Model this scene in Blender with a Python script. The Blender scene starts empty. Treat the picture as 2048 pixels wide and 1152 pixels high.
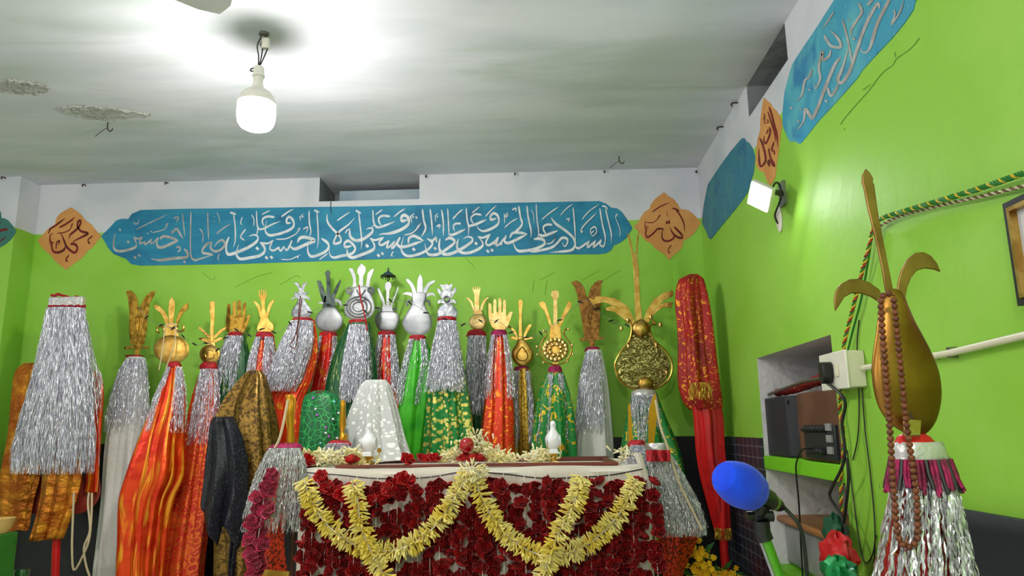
import bpy, bmesh, math, random
import numpy as np
from mathutils import Vector, Matrix
random.seed(7)
SC = bpy.context.scene
COL = SC.collection
# ---------------------------------------------------------------- camera
F, TILT, YAW, ROLL = 1429.7, 0.1934, -0.0373, -0.0137
CAM = Vector((0.0, -4.3, 1.25))
_f = Vector((math.sin(YAW)*math.cos(TILT), math.cos(YAW)*math.cos(TILT), math.sin(TILT)))
_r = Vector((math.cos(YAW), -math.sin(YAW), 0)); _u = _r.cross(_f)
RT = math.cos(ROLL)*_r + math.sin(ROLL)*_u
UP = -math.sin(ROLL)*_r + math.cos(ROLL)*_u
cd = bpy.data.cameras.new('camera'); cam = bpy.data.objects.new('camera', cd); COL.objects.link(cam)
m = Matrix((RT, UP, -_f)).transposed().to_4x4(); m.translation = CAM
cam.matrix_world = m
cd.sensor_width = 36; cd.lens = F/2048*36; cd.clip_start = 0.05
SC.camera = cam
# ---------------------------------------------------------------- world, exposure, light strengths
SC.view_settings.view_transform = 'Standard'; SC.view_settings.look = 'None'
SC.view_settings.gamma = 1; SC.view_settings.use_curve_mapping = False
SC.view_settings.exposure = 1.8
w = bpy.data.worlds.new('world'); SC.world = w; w.use_nodes = True
w.node_tree.nodes['Background'].inputs[0].default_value = (0.75, 0.85, 1, 1)
w.node_tree.nodes['Background'].inputs[1].default_value = 0.6
BULB_E = 62.0       # strength of the glowing bulb domes
BULB_FILL_E = 120.0  # the added fill bulbs, unseen behind the viewer
FLOOD_E = 48.0      # strength of the flood light panel

XR, XL, CEIL = 1.0148, -3.216, 2.838
def at(px, py, Y=None, X=None, Z=None):
    "the point of the room seen at a pixel of the 2048x1152 photograph, on a plane of given X, Y or Z"
    d = _f*F + RT*(px-1024) - UP*(py-576)
    if Y is not None: t = (Y-CAM.y)/d.y
    elif X is not None: t = (X-CAM.x)/d.x
    else: t = (Z-CAM.z)/d.z
    return CAM + d*t
def lin(c):
    c = c/255
    return c/12.92 if c <= .04045 else ((c+.055)/1.055)**2.4
def S(r, g, b): return (lin(r), lin(g), lin(b), 1)

# ---------------------------------------------------------------- mesh building
class MB:
    def __init__(s): s.v = []; s.f = []; s.uv = []
    def add(s, vs, fs, uvs=None):
        o = len(s.v); s.v += [tuple(p) for p in vs]
        for k, q in enumerate(fs):
            s.f.append([i+o for i in q]); s.uv.append(uvs[k] if uvs else None)
    def box(s, c, h, rot=None):
        c = Vector(c); vs = []
        for x in (-1, 1):
            for y in (-1, 1):
                for z in (-1, 1):
                    p = Vector((x*h[0], y*h[1], z*h[2])); vs.append(c+(rot @ p if rot else p))
        s.add(vs, [(0,1,3,2),(4,6,7,5),(0,4,5,1),(2,3,7,6),(0,2,6,4),(1,5,7,3)])
    def tube(s, pts, r, n=6, cap=True, rs=None, sq=1.0):
        pts = [Vector(p) for p in pts]; vs = []; N = len(pts); prev = None
        for i, p in enumerate(pts):
            t = (pts[min(i+1,N-1)]-pts[max(i-1,0)])
            t = t.normalized() if t.length > 1e-9 else Vector((0,0,1))
            if prev is None:
                a = Vector((0,0,1)) if abs(t.z) < .9 else Vector((1,0,0))
                u = t.cross(a).normalized()
            else:
                u = prev - t*prev.dot(t)
                u = u.normalized() if u.length > 1e-6 else t.orthogonal().normalized()
            prev = u; vv = t.cross(u); rr = rs[i] if rs else r
            for k in range(n):
                a = 2*math.pi*k/n; vs.append(p+u*math.cos(a)*rr+vv*math.sin(a)*rr*sq)
        fs = []
        for i in range(N-1):
            for k in range(n):
                fs.append((i*n+k, i*n+(k+1)%n, (i+1)*n+(k+1)%n, (i+1)*n+k))
        if cap: fs += [tuple(range(n-1,-1,-1)), tuple((N-1)*n+k for k in range(n))]
        s.add(vs, fs)
    def lathe(s, prof, c, n=24, ax=None, sx=1, sy=1):
        "prof: list of (radius, height) turned about the axis through c"
        c = Vector(c); q = Vector((0,0,1)).rotation_difference(Vector(ax)) if ax else None
        vs = []; N = len(prof)
        for r, h in prof:
            for k in range(n):
                a = 2*math.pi*k/n; p = Vector((r*math.cos(a)*sx, r*math.sin(a)*sy, h))
                if q: p = q @ p
                vs.append(c+p)
        fs = []
        for i in range(N-1):
            for k in range(n): fs.append((i*n+k, i*n+(k+1)%n, (i+1)*n+(k+1)%n, (i+1)*n+k))
        if prof[0][0] > 1e-6: fs.append(tuple(range(n-1,-1,-1)))
        if prof[-1][0] > 1e-6: fs.append(tuple((N-1)*n+k for k in range(n)))
        s.add(vs, fs)
    def plate(s, poly, th, nrm=(0,1,0)):
        "a flat plate: outline points plus thickness along nrm"
        nn = Vector(nrm)*th/2; n = len(poly); poly = [Vector(p) for p in poly]
        vs = [p-nn for p in poly]+[p+nn for p in poly]
        fs = [tuple(range(n)), tuple(range(2*n-1, n-1, -1))]
        for i in range(n): fs.append((i, i+n, (i+1)%n+n, (i+1)%n))
        s.add(vs, fs)
    def dome(s, poly, bulge, rim=.002):
        "a plate bulging to both sides, outline star shaped about its middle, in a plane of constant Y"
        n = len(poly); poly = [Vector(p) for p in poly]
        c = Vector((sum(p.x for p in poly)/n, poly[0].y, sum(p.z for p in poly)/n)); vs = []; fs = []
        ss = (1, .93, .8, .62, .4, .2)
        for sg in (-1, 1):
            o = len(vs)
            for q in ss:
                for p in poly: vs.append(c+(p-c)*q+Vector((0, sg*(rim+bulge*math.sqrt(1-q*q)), 0)))
            vs.append(c+Vector((0, sg*(rim+bulge), 0))); cc = len(vs)-1
            for i in range(len(ss)-1):
                for k in range(n): fs.append((o+i*n+k, o+i*n+(k+1)%n, o+(i+1)*n+(k+1)%n, o+(i+1)*n+k))
            e = o+(len(ss)-1)*n
            for k in range(n): fs.append((e+k, e+(k+1)%n, cc))
        L = len(ss)*n+1
        for k in range(n): fs.append((k, (k+1)%n, L+(k+1)%n, L+k))
        s.add(vs, fs)
    def build(s, name, mat, parent=None, smooth=True, bevel=0, base=None, kind=None, label=None):
        me = bpy.data.meshes.new(name)
        off = Vector(base) if base is not None else (parent_origin(parent) if parent else Vector((0,0,0)))
        me.from_pydata([tuple(Vector(p)-off) for p in s.v], [], s.f)
        if any(u is not None for u in s.uv):
            l = me.uv_layers.new(name='uv'); i = 0
            for p, u in zip(me.polygons, s.uv):
                for k in range(p.loop_total): l.data[p.loop_start+k].uv = u[k] if u else (0,0)
        bm = bmesh.new(); bm.from_mesh(me)
        bmesh.ops.recalc_face_normals(bm, faces=bm.faces)
        big = [f for f in bm.faces if len(f.verts) > 4]
        if big: bmesh.ops.triangulate(bm, faces=big)
        bm.to_mesh(me); bm.free()
        if smooth:
            me.polygons.foreach_set('use_smooth', [True]*len(me.polygons))
            me.set_sharp_from_angle(angle=math.radians(42))
        o = bpy.data.objects.new(name, me); COL.objects.link(o)
        for mm in (mat if isinstance(mat, (list, tuple)) else [mat]): me.materials.append(mm)
        if parent: o.parent = parent
        if base is not None: o.location = off
        if bevel:
            b = o.modifiers.new('bevel', 'BEVEL'); b.width = bevel; b.segments = 2; b.limit_method = 'ANGLE'
        if kind: o['kind'] = kind
        if label: o['label'] = label
        return o
def parent_origin(p):
    v = Vector((0,0,0))
    while p: v += p.location; p = p.parent
    return v
def tag(o, label, cat, group=None, kind=None):
    o['label'] = label; o['category'] = cat
    if group: o['group'] = group
    if kind: o['kind'] = kind
    return o
def thing(name, loc, label, cat, group=None):
    o = bpy.data.objects.new(name, None); COL.objects.link(o); o.location = loc; o.empty_display_size = .05
    return tag(o, label, cat, group)
def copy_part(src, parent, loc=None, rot=None, name=None):
    c = src.copy(); COL.objects.link(c); c.parent = parent
    if loc is not None: c.location = loc
    if rot is not None: c.rotation_euler = rot
    return c
def smooth_path(pts, k=6, closed=False):
    "Catmull-Rom through the points"
    P = [Vector(p) if len(p) == 3 else Vector((p[0], p[1], 0)) for p in pts]; n = len(P); out = []
    if n < 3 and not closed:
        return [P[0].lerp(P[-1], i/k) for i in range(k+1)]
    for i in range(n if closed else n-1):
        if closed: a, b, c, d = P[(i-1)%n], P[i], P[(i+1)%n], P[(i+2)%n]
        else: a, b, c, d = P[max(i-1,0)], P[i], P[i+1], P[min(i+2,n-1)]
        for j in range(k):
            t = j/k
            out.append(.5*((2*b)+(c-a)*t+(2*a-5*b+4*c-d)*t*t+(3*b-a-3*c+d)*t**3))
    if not closed: out.append(P[-1])
    return out

# ---------------------------------------------------------------- materials
def mat(name, col, rough=.6, metal=0, **k):
    """k: col2 + scale (noise mix), bump, bscale, pattern=('voronoi'|'checker'|'wave'|'lattice'|'spots', col, scale), uv, spec, emit, sheen, aniso, rand"""
    m = bpy.data.materials.new(name); m.use_nodes = True
    nt = m.node_tree; N = nt.nodes; L = nt.links; B = N['Principled BSDF']
    B.inputs['Roughness'].default_value = rough; B.inputs['Metallic'].default_value = metal
    B.inputs['Base Color'].default_value = col
    if 'spec' in k: B.inputs['Specular IOR Level'].default_value = k['spec']
    if 'sheen' in k: B.inputs['Sheen Weight'].default_value = k['sheen']
    if 'coat' in k: B.inputs['Coat Weight'].default_value = k['coat']
    if 'alpha' in k: B.inputs['Alpha'].default_value = k['alpha']
    if 'trans' in k: B.inputs['Transmission Weight'].default_value = k['trans']
    if 'sub' in k:
        B.inputs['Subsurface Weight'].default_value = k['sub']; B.inputs['Subsurface Radius'].default_value = (.01,.01,.005)
    tc = N.new('ShaderNodeTexCoord'); vec = tc.outputs['UV' if k.get('uv') else 'Object']
    if k.get('yz'):
        sx = N.new('ShaderNodeSeparateXYZ'); cx = N.new('ShaderNodeCombineXYZ'); L.new(vec, sx.inputs[0])
        L.new(sx.outputs['Y'], cx.inputs['X']); L.new(sx.outputs['Z'], cx.inputs['Y']); vec = cx.outputs[0]
    def mapping(sc):
        mp = N.new('ShaderNodeMapping'); L.new(vec, mp.inputs['Vector'])
        mp.inputs['Scale'].default_value = sc if isinstance(sc, tuple) else (sc,)*3
        return mp.outputs['Vector']
    cur = None
    def ramp(fac, lo, hi):
        r = N.new('ShaderNodeMapRange'); r.inputs['From Min'].default_value = lo; r.inputs['From Max'].default_value = hi
        r.interpolation_type = 'SMOOTHSTEP'
        L.new(fac, r.inputs['Value']); return r.outputs['Result']
    def mix(a, b, fac):
        x = N.new('ShaderNodeMix'); x.data_type = 'RGBA'
        for sk, val in ((x.inputs['A'], a), (x.inputs['B'], b)):
            if hasattr(val, 'node'): L.new(val, sk)
            else: sk.default_value = val
        if hasattr(fac, 'node'): L.new(fac, x.inputs['Factor'])
        else: x.inputs['Factor'].default_value = fac
        return x.outputs['Result']
    def noise(sc, det=4, dist=0):
        n = N.new('ShaderNodeTexNoise'); n.inputs['Scale'].default_value = 1; n.inputs['Detail'].default_value = det
        n.inputs['Distortion'].default_value = dist
        L.new(mapping(sc), n.inputs['Vector']); return n.outputs['Fac']
    cur = col
    if 'col2' in k: cur = mix(col, k['col2'], ramp(noise(k.get('scale', 5), 5), *k.get('lim', (.4, .62))))
    if 'col3' in k: cur = mix(cur, k['col3'], ramp(noise(k.get('scale3', 2), 6, .6), *k.get('lim3', (.5, .7))))
    pm = None
    if 'pattern' in k:
        kind, pc, psc = k['pattern']
        if kind == 'spots':
            v = N.new('ShaderNodeTexVoronoi'); v.inputs['Scale'].default_value = 1; L.new(mapping(psc), v.inputs['Vector'])
            pm = ramp(v.outputs['Distance'], k.get('pl', .42), k.get('ph', .34))
        elif kind == 'rings':
            v = N.new('ShaderNodeTexVoronoi'); v.inputs['Scale'].default_value = 1; L.new(mapping(psc), v.inputs['Vector'])
            s1 = N.new('ShaderNodeMath'); s1.operation = 'MULTIPLY'; s1.inputs[1].default_value = 14; L.new(v.outputs['Distance'], s1.inputs[0])
            s2 = N.new('ShaderNodeMath'); s2.operation = 'SINE'; L.new(s1.outputs[0], s2.inputs[0])
            pm = ramp(s2.outputs[0], .1, .6)
        elif kind == 'cells':
            v = N.new('ShaderNodeTexVoronoi'); v.feature = 'DISTANCE_TO_EDGE'; v.inputs['Scale'].default_value = 1; L.new(mapping(psc), v.inputs['Vector'])
            pm = ramp(v.outputs['Distance'], k.get('pl', .09), k.get('ph', .04))
        elif kind == 'noise':
            pm = ramp(noise(psc, 3, 1.2), k.get('pl', .52), k.get('ph', .6))
        elif kind == 'grid':
            b = N.new('ShaderNodeTexBrick'); b.inputs['Scale'].default_value = 1; b.offset = 0
            b.inputs['Color1'].default_value = (0,0,0,1); b.inputs['Color2'].default_value = (0,0,0,1); b.inputs['Mortar'].default_value = (1,1,1,1)
            b.inputs['Brick Width'].default_value = 1; b.inputs['Row Height'].default_value = 1; b.inputs['Mortar Size'].default_value = k.get('mortar', .03)
            L.new(mapping(psc), b.inputs['Vector']); pm = b.outputs['Color']
        cur = mix(cur, pc, pm)
        if 'pmetal' in k:
            mr = N.new('ShaderNodeMapRange'); mr.inputs['To Min'].default_value = metal; mr.inputs['To Max'].default_value = k['pmetal']
            L.new(pm, mr.inputs['Value']); L.new(mr.outputs['Result'], B.inputs['Metallic'])
    if 'rand' in k:
        g = N.new('ShaderNodeNewGeometry'); mr = N.new('ShaderNodeMapRange')
        mr.inputs['To Min'].default_value, mr.inputs['To Max'].default_value = k['rand']
        L.new(g.outputs['Random Per Island'], mr.inputs['Value'])
        hs = N.new('ShaderNodeHueSaturation'); L.new(mr.outputs['Result'], hs.inputs['Value'])
        if hasattr(cur, 'node'): L.new(cur, hs.inputs['Color'])
        else: hs.inputs['Color'].default_value = cur
        cur = hs.outputs['Color']
    if hasattr(cur, 'node'): L.new(cur, B.inputs['Base Color'])
    if 'bump' in k:
        bp = N.new('ShaderNodeBump'); bp.inputs['Strength'].default_value = k['bump']; bp.inputs['Distance'].default_value = k.get('bdist', .01)
        h = noise(k.get('bscale', 20), k.get('bdet', 5), k.get('bdistort', 0))
        if pm is not None and k.get('pbump'):
            ad = N.new('ShaderNodeMath'); ad.operation = 'MULTIPLY_ADD'; ad.inputs[1].default_value = k['pbump']
            L.new(pm, ad.inputs[0]); L.new(h, ad.inputs[2]); h = ad.outputs[0]
        L.new(h, bp.inputs['Height']); L.new(bp.outputs['Normal'], B.inputs['Normal'])
    if 'emit' in k:
        B.inputs['Emission Color'].default_value = k.get('ecol', col); B.inputs['Emission Strength'].default_value = k['emit']
    return m
ZB = at(200, 466, Y=0).z          # where the green paint meets the white band
def wall_mat(name, green, green2, white, white2):
    m = bpy.data.materials.new(name); m.use_nodes = True
    nt = m.node_tree; N = nt.nodes; L = nt.links; B = N['Principled BSDF']; B.inputs['Roughness'].default_value = .62
    tc = N.new('ShaderNodeTexCoord')
    def noise(sc, det=5, d=0):
        n = N.new('ShaderNodeTexNoise'); n.inputs['Scale'].default_value = sc; n.inputs['Detail'].default_value = det; n.inputs['Distortion'].default_value = d
        L.new(tc.outputs['Object'], n.inputs['Vector']); return n.outputs['Fac']
    def rng(x, a, b):
        r = N.new('ShaderNodeMapRange'); r.inputs['From Min'].default_value = a; r.inputs['From Max'].default_value = b; L.new(x, r.inputs['Value']); return r.outputs['Result']
    def mix(a, b, f):
        x = N.new('ShaderNodeMix'); x.data_type = 'RGBA'
        for sk, v in ((x.inputs['A'], a), (x.inputs['B'], b)):
            if hasattr(v, 'node'): L.new(v, sk)
            else: sk.default_value = v
        L.new(f, x.inputs['Factor']); return x.outputs['Result']
    g = mix(green, green2, rng(noise(2.2), .42, .6)); wv = mix(white, white2, rng(noise(3, 6, .5), .42, .62))
    sp = N.new('ShaderNodeSeparateXYZ'); L.new(tc.outputs['Object'], sp.inputs[0])
    ad = N.new('ShaderNodeMath'); ad.operation = 'MULTIPLY_ADD'; ad.inputs[1].default_value = .012; L.new(noise(9), ad.inputs[0]); L.new(sp.outputs['Z'], ad.inputs[2])
    c = mix(g, wv, rng(ad.outputs[0], ZB+.004, ZB+.008))
    # small dark scuffs
    c = mix(c, (.02,.03,.02,1), rng(noise(23, 2, 2), .79, .83))
    L.new(c, B.inputs['Base Color'])
    bp = N.new('ShaderNodeBump'); bp.inputs['Strength'].default_value = .16; bp.inputs['Distance'].default_value = .015
    L.new(noise(14, 7, .4), bp.inputs['Height']); L.new(bp.outputs['Normal'], B.inputs['Normal'])
    return m
M = {}
M['wall'] = wall_mat('green_and_white_paint', S(144,204,62), S(154,211,78), S(216,218,228), S(202,207,218))
M['ceiling'] = mat('brushed_whitewash', S(222,225,236), .75, col2=S(208,213,224), scale=(1.2,5,1), lim=(.35,.65), col3=S(186,198,196), scale3=(.7,2.6,1), lim3=(.5,.75), bump=.2, bscale=(4,11,4), bdist=.015, bdet=7, bdistort=.6)
M['plain_wall'] = mat('pale_limewash', S(206,208,210), .7, bump=.2, bscale=14)
M['plaster'] = mat('rough_white_plaster', S(216,216,218), .8, bump=.5, bscale=34, bdist=.015)
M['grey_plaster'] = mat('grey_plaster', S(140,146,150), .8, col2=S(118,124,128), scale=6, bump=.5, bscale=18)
M['floor'] = mat('floor_tile', S(214,211,206), .4, pattern=('grid', S(90,88,84), 2.2), mortar=.012)
M['tile'] = mat('dark_tile', S(44,48,60), .4, col2=S(70,38,46), scale=(3,3,.6), lim=(.55,.66), pattern=('grid', S(104,108,122), (13,20,13)), mortar=.05, yz=True)
M['black_tile'] = mat('black_tile', S(22,24,28), .3, col2=S(34,36,40), scale=5)
M['blue'] = mat('blue_paint', S(22,128,170), .6, col2=S(40,142,180), scale=(3,3,14), lim=(.38,.62), col3=S(20,108,150), scale3=5, lim3=(.5,.75), bump=.2, bscale=15)
M['blue_worn'] = mat('worn_blue_paint', S(58,156,190), .6, col2=S(96,186,196), scale=4, lim=(.42,.66), col3=S(45,128,178), scale3=5, lim3=(.5,.7), bump=.2, bscale=15, pattern=('spots', S(170,200,205), (30,30,24)), pl=.1, ph=.05)
M['blue_small'] = mat('dull_blue_paint', S(44,124,152), .6, col2=S(62,136,150), scale=5, col3=S(40,104,148), scale3=9, bump=.2, bscale=15)
M['teal'] = mat('teal_paint', S(58,120,112), .6)
M['orange_paint'] = mat('orange_paint', S(222,160,92), .65, col2=S(212,146,78), scale=5, bump=.2, bscale=15)
M['ink'] = mat('maroon_paint', S(128,22,20), .6, col2=S(95,18,18), scale=12)
M['white_ink'] = mat('white_paint', S(228,232,238), .6, col2=S(206,212,220), scale=25)
M['silver_ink'] = mat('faded_silver_paint', S(186,186,186), .5, col2=S(160,156,152), scale=18)

# ---------------------------------------------------------------- room shell
def struct(name, mb, m, **k):
    o = mb.build(name, m, kind='structure', **k); return o
def holed(mb, P, U, V, us, vs, holes):
    "wall rectangle P + u U + v V, split at the hole edges, with the hole cells left out"
    us = sorted(set(us)); vs = sorted(set(vs)); P, U, V = Vector(P), Vector(U), Vector(V)
    for i in range(len(us)-1):
        for j in range(len(vs)-1):
            cu, cv = (us[i]+us[i+1])/2, (vs[j]+vs[j+1])/2
            if any(a < cu < b and c < cv < d for a, b, c, d in holes): continue
            mb.add([P+U*us[i]+V*vs[j], P+U*us[i+1]+V*vs[j], P+U*us[i+1]+V*vs[j+1], P+U*us[i]+V*vs[j+1]], [(0,1,2,3)])
def slab(mb, x0, x1, y0, y1, z0, z1): mb.box(((x0+x1)/2, (y0+y1)/2, (z0+z1)/2), ((x1-x0)/2, (y1-y0)/2, (z1-z0)/2))
YF = -7.2; XW = -4.4
b = MB(); slab(b, XW-.2, XR+.9, YF-.2, .5, -.1, 0); struct('floor', b, M['floor'])
b = MB(); slab(b, XW-.2, XR+.9, YF-.2, .5, CEIL, CEIL+.12); struct('ceiling', b, M['ceiling'])
# back wall with the ventilator slot
va, vb = at(638,402,Y=0), at(838.5,399,Y=0); VX0, VX1, VZ0 = va.x, vb.x, (va.z+vb.z)/2
b = MB(); holed(b, (0,0,0), (1,0,0), (0,0,1), [XW, VX0, VX1, XR], [0, VZ0, CEIL], [(VX0, VX1, VZ0, CEIL)])
wb = struct('wall_back', b, M['wall'], smooth=False)
b = MB()
b.add([(VX0,0,VZ0),(VX0,.34,VZ0),(VX0,.34,CEIL),(VX0,0,CEIL)], [(0,1,2,3)]); b.add([(VX1,0,VZ0),(VX1,.34,VZ0),(VX1,.34,CEIL),(VX1,0,CEIL)], [(0,1,2,3)])
b.add([(VX0,0,VZ0),(VX1,0,VZ0),(VX1,.34,VZ0),(VX0,.34,VZ0)], [(0,1,2,3)]); b.add([(VX0,.34,VZ0),(VX1,.34,VZ0),(VX1,.34,CEIL),(VX0,.34,CEIL)], [(0,1,2,3)])
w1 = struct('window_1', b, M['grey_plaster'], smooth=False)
b = MB(); b.box(((VX0+VX1)/2+.04, .17, VZ0+.06), ((VX1-VX0)/2-.045, .012, .06))
b.build('closing_board', mat('pale_blue_board', S(176,192,204), .6, col2=S(150,172,190), scale=4), w1)
b = MB()
for i in range(7):
    x = VX0+.155+i*(VX1-VX0-.17)/6.2
    b.lathe([(0,-.02),(.022,-.02),(.022,.0),(0,.0)], (x, .155, VZ0+.006), 14, ax=(0,1,0), sx=1.1, sy=.75)
b.build('drain_holes', mat('dark_hole', S(40,48,58), .8), w1)
# right wall with a ventilator slot and the niche
n1, n2, n3 = at(1516,716,X=XR), at(1668,667,X=XR), at(1527,909,X=XR)
NY1, NY0 = (n1.y+n3.y)/2, at(1687,929,X=XR).y; NZ1 = n1.z; SHZ = n3.z
NZ0 = at(1570,1147,X=XR).z; WY1, WY0 = at(1493,171,X=XR).y, at(1569,46,X=XR).y; WZ = at(1500,232,X=XR).z
b = MB(); holed(b, (XR,0,0), (0,1,0), (0,0,1), [YF, WY0, WY1, NY0, NY1, 0], [0, NZ0, NZ1, WZ, CEIL], [(WY0, WY1, WZ, CEIL), (NY0, NY1, NZ0, NZ1)])
wr = struct('wall_right', b, M['wall'], smooth=False)
def recess(mb, y0, y1, z0, z1, d, back=True):
    X0, X1 = XR, XR+d
    mb.add([(X0,y0,z0),(X1,y0,z0),(X1,y0,z1),(X0,y0,z1)], [(0,1,2,3)]); mb.add([(X0,y1,z0),(X1,y1,z0),(X1,y1,z1),(X0,y1,z1)], [(0,1,2,3)])
    mb.add([(X0,y0,z0),(X1,y0,z0),(X1,y1,z0),(X0,y1,z0)], [(0,1,2,3)]); mb.add([(X0,y0,z1),(X1,y0,z1),(X1,y1,z1),(X0,y1,z1)], [(0,1,2,3)])
    if back: mb.add([(X1,y0,z0),(X1,y1,z0),(X1,y1,z1),(X1,y0,z1)], [(0,1,2,3)])
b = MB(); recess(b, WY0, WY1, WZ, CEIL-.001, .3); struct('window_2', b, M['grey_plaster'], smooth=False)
b = MB(); recess(b, NY0, NY1, NZ0, NZ1, .5); nich = struct('wall_niche', b, M['plaster'], smooth=False)
M['green_plain'] = mat('green_paint_plain', S(122,205,30), .6, bump=.3, bscale=14)
b = MB(); slab(b, XR-.006, XR+.49, NY0+.002, NY1-.002, SHZ-.062, SHZ-.004); b.build('shelf_slab', M['green_plain'], nich, bevel=.004)
b = MB(); slab(b, XR-.006, XR+.49, NY0+.002, NY1-.002, NZ0-.01, NZ0+.012); b.build('bottom_ledge', M['green_plain'], nich)
# left: pilaster block and side wall; front wall behind the camera
yp = -.17
b = MB(); slab(b, XW, XL, yp, -.0005, 0, CEIL-.001); struct('wall_pilaster', b, M['wall'], smooth=False)
b = MB(); slab(b, XW-.12, XW, YF, yp, 0, CEIL); struct('wall_left', b, M['plain_wall'], smooth=False)
b = MB(); slab(b, XW, XR, YF-.12, YF, 0, CEIL); struct('wall_front', b, M['plain_wall'], smooth=False)
# dark tile dado
DZ = at(1484,874,X=XR).z
b = MB(); slab(b, XL+.001, XR-.012, -.012, -.0005, 0, DZ); struct('trim_1', b, M['black_tile'], smooth=False)
b = MB(); slab(b, XR-.012, XR-.0005, NY1+.004, -.0005, 0, DZ); struct('trim_2', b, M['tile'], smooth=False)
# ---------------------------------------------------------------- painted panels and their lettering
def spline2(pts, k=7): return [(p.x, p.y) for p in smooth_path(pts, k)]
def stroke(mb, pts, w, to, nib=.3, ta=.12, tb=.25):
    "one brush stroke: pts in crop pixels, w its width there; to() maps crop pixels to the wall"
    P = spline2(pts) if len(pts) > 2 else [(pts[0][0]+(pts[-1][0]-pts[0][0])*i/10, pts[0][1]+(pts[-1][1]-pts[0][1])*i/10) for i in range(11)]
    Ls = [0]
    for a, b in zip(P, P[1:]): Ls.append(Ls[-1]+math.hypot(b[0]-a[0], b[1]-a[1]))
    T = Ls[-1] or 1; A = []; Bp = []; n = len(P)
    for i, p in enumerate(P):
        a, b = P[max(i-1,0)], P[min(i+1,n-1)]; dx, dy = b[0]-a[0], b[1]-a[1]; l = math.hypot(dx, dy) or 1; dx /= l; dy /= l
        t = Ls[i]/T; ww = w*(1-nib+nib*1.5*abs(dx))
        if ta and t < ta: ww *= .45+.55*t/ta
        if tb and t > 1-tb: ww *= .18+.82*(1-t)/tb
        A.append((p[0]-dy*ww/2, p[1]+dx*ww/2)); Bp.append((p[0]+dy*ww/2, p[1]-dx*ww/2))
    mb.cnt = getattr(mb, 'cnt', 0)+1; sh = getattr(mb, 'nrm', Vector((0,-1,0)))*(mb.cnt*4e-5)
    vs = [to(*q)+sh for q in A]+[to(*q)+sh for q in Bp]
    mb.add(vs, [(i, i+1, n+i+1, n+i) for i in range(n-1)])
def dot(mb, p, w, to):
    x, y = p; h = w*.62; mb.cnt = getattr(mb, 'cnt', 0)+1; sh = getattr(mb, 'nrm', Vector((0,-1,0)))*(mb.cnt*4e-5)
    mb.add([to(x-h, y-h*.15)+sh, to(x-h*.1, y-h)+sh, to(x+h, y+h*.2)+sh, to(x+h*.1, y+h)+sh], [(0,1,2,3)])
def panel(name, outline, to, m, label, cat, thin, sm=None):
    P = [to(*p) for p in outline]; c = sum(P, Vector())/len(P)
    b = MB(); n = len(P); b.add([p+thin for p in P]+P, [tuple(range(n))]+[(i, (i+1)%n, n+(i+1)%n, n+i) for i in range(n)])
    o = b.build(name, m, base=c, smooth=False)
    return tag(o, label, cat)
def toY(ox, oy, s, off, y=0): return lambda x, y_: at(ox+x/s, oy+y_/s, Y=y) + Vector((0, -off, 0))
def toX(ox, oy, s, off): return lambda x, y_: at(ox+x/s, oy+y_/s, X=XR) + Vector((-off, 0, 0))
K = 7.3143
ID = toY(0, 0, 1, 0)
out = [(202.7,472.5),(220,455),(233,441),(244,437.5),(256.8,438.3),(264,428),(282,420.2),(364,417.8),(460,416.8),(600,414.6),(720,413),(850,410),(980,406.5),(1117,404),(1199,402.4),(1212,407.5),(1222.7,415.7),(1233,416.4),(1244,424.6),(1253.4,438.3),(1260,447.8),(1264.5,457),(1252,476.6),(1239.8,486),(1227.5,491),(1222,501),(1212.4,506.6),(1198.7,508.7),(1100,509),(980,512),(860,515),(720,520),(600,524),(460,528.5),(282,531.5),(263,528.5),(252,517.6),(243.7,514.8),(227.3,508),(216.4,495.7),(208.2,480.6)]
bp = panel('painted_inscription', out, ID, M['blue'], 'long sky blue cartouche of white Arabic calligraphy painted across the back wall', 'inscription', Vector((0,-.003,0)))
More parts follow.
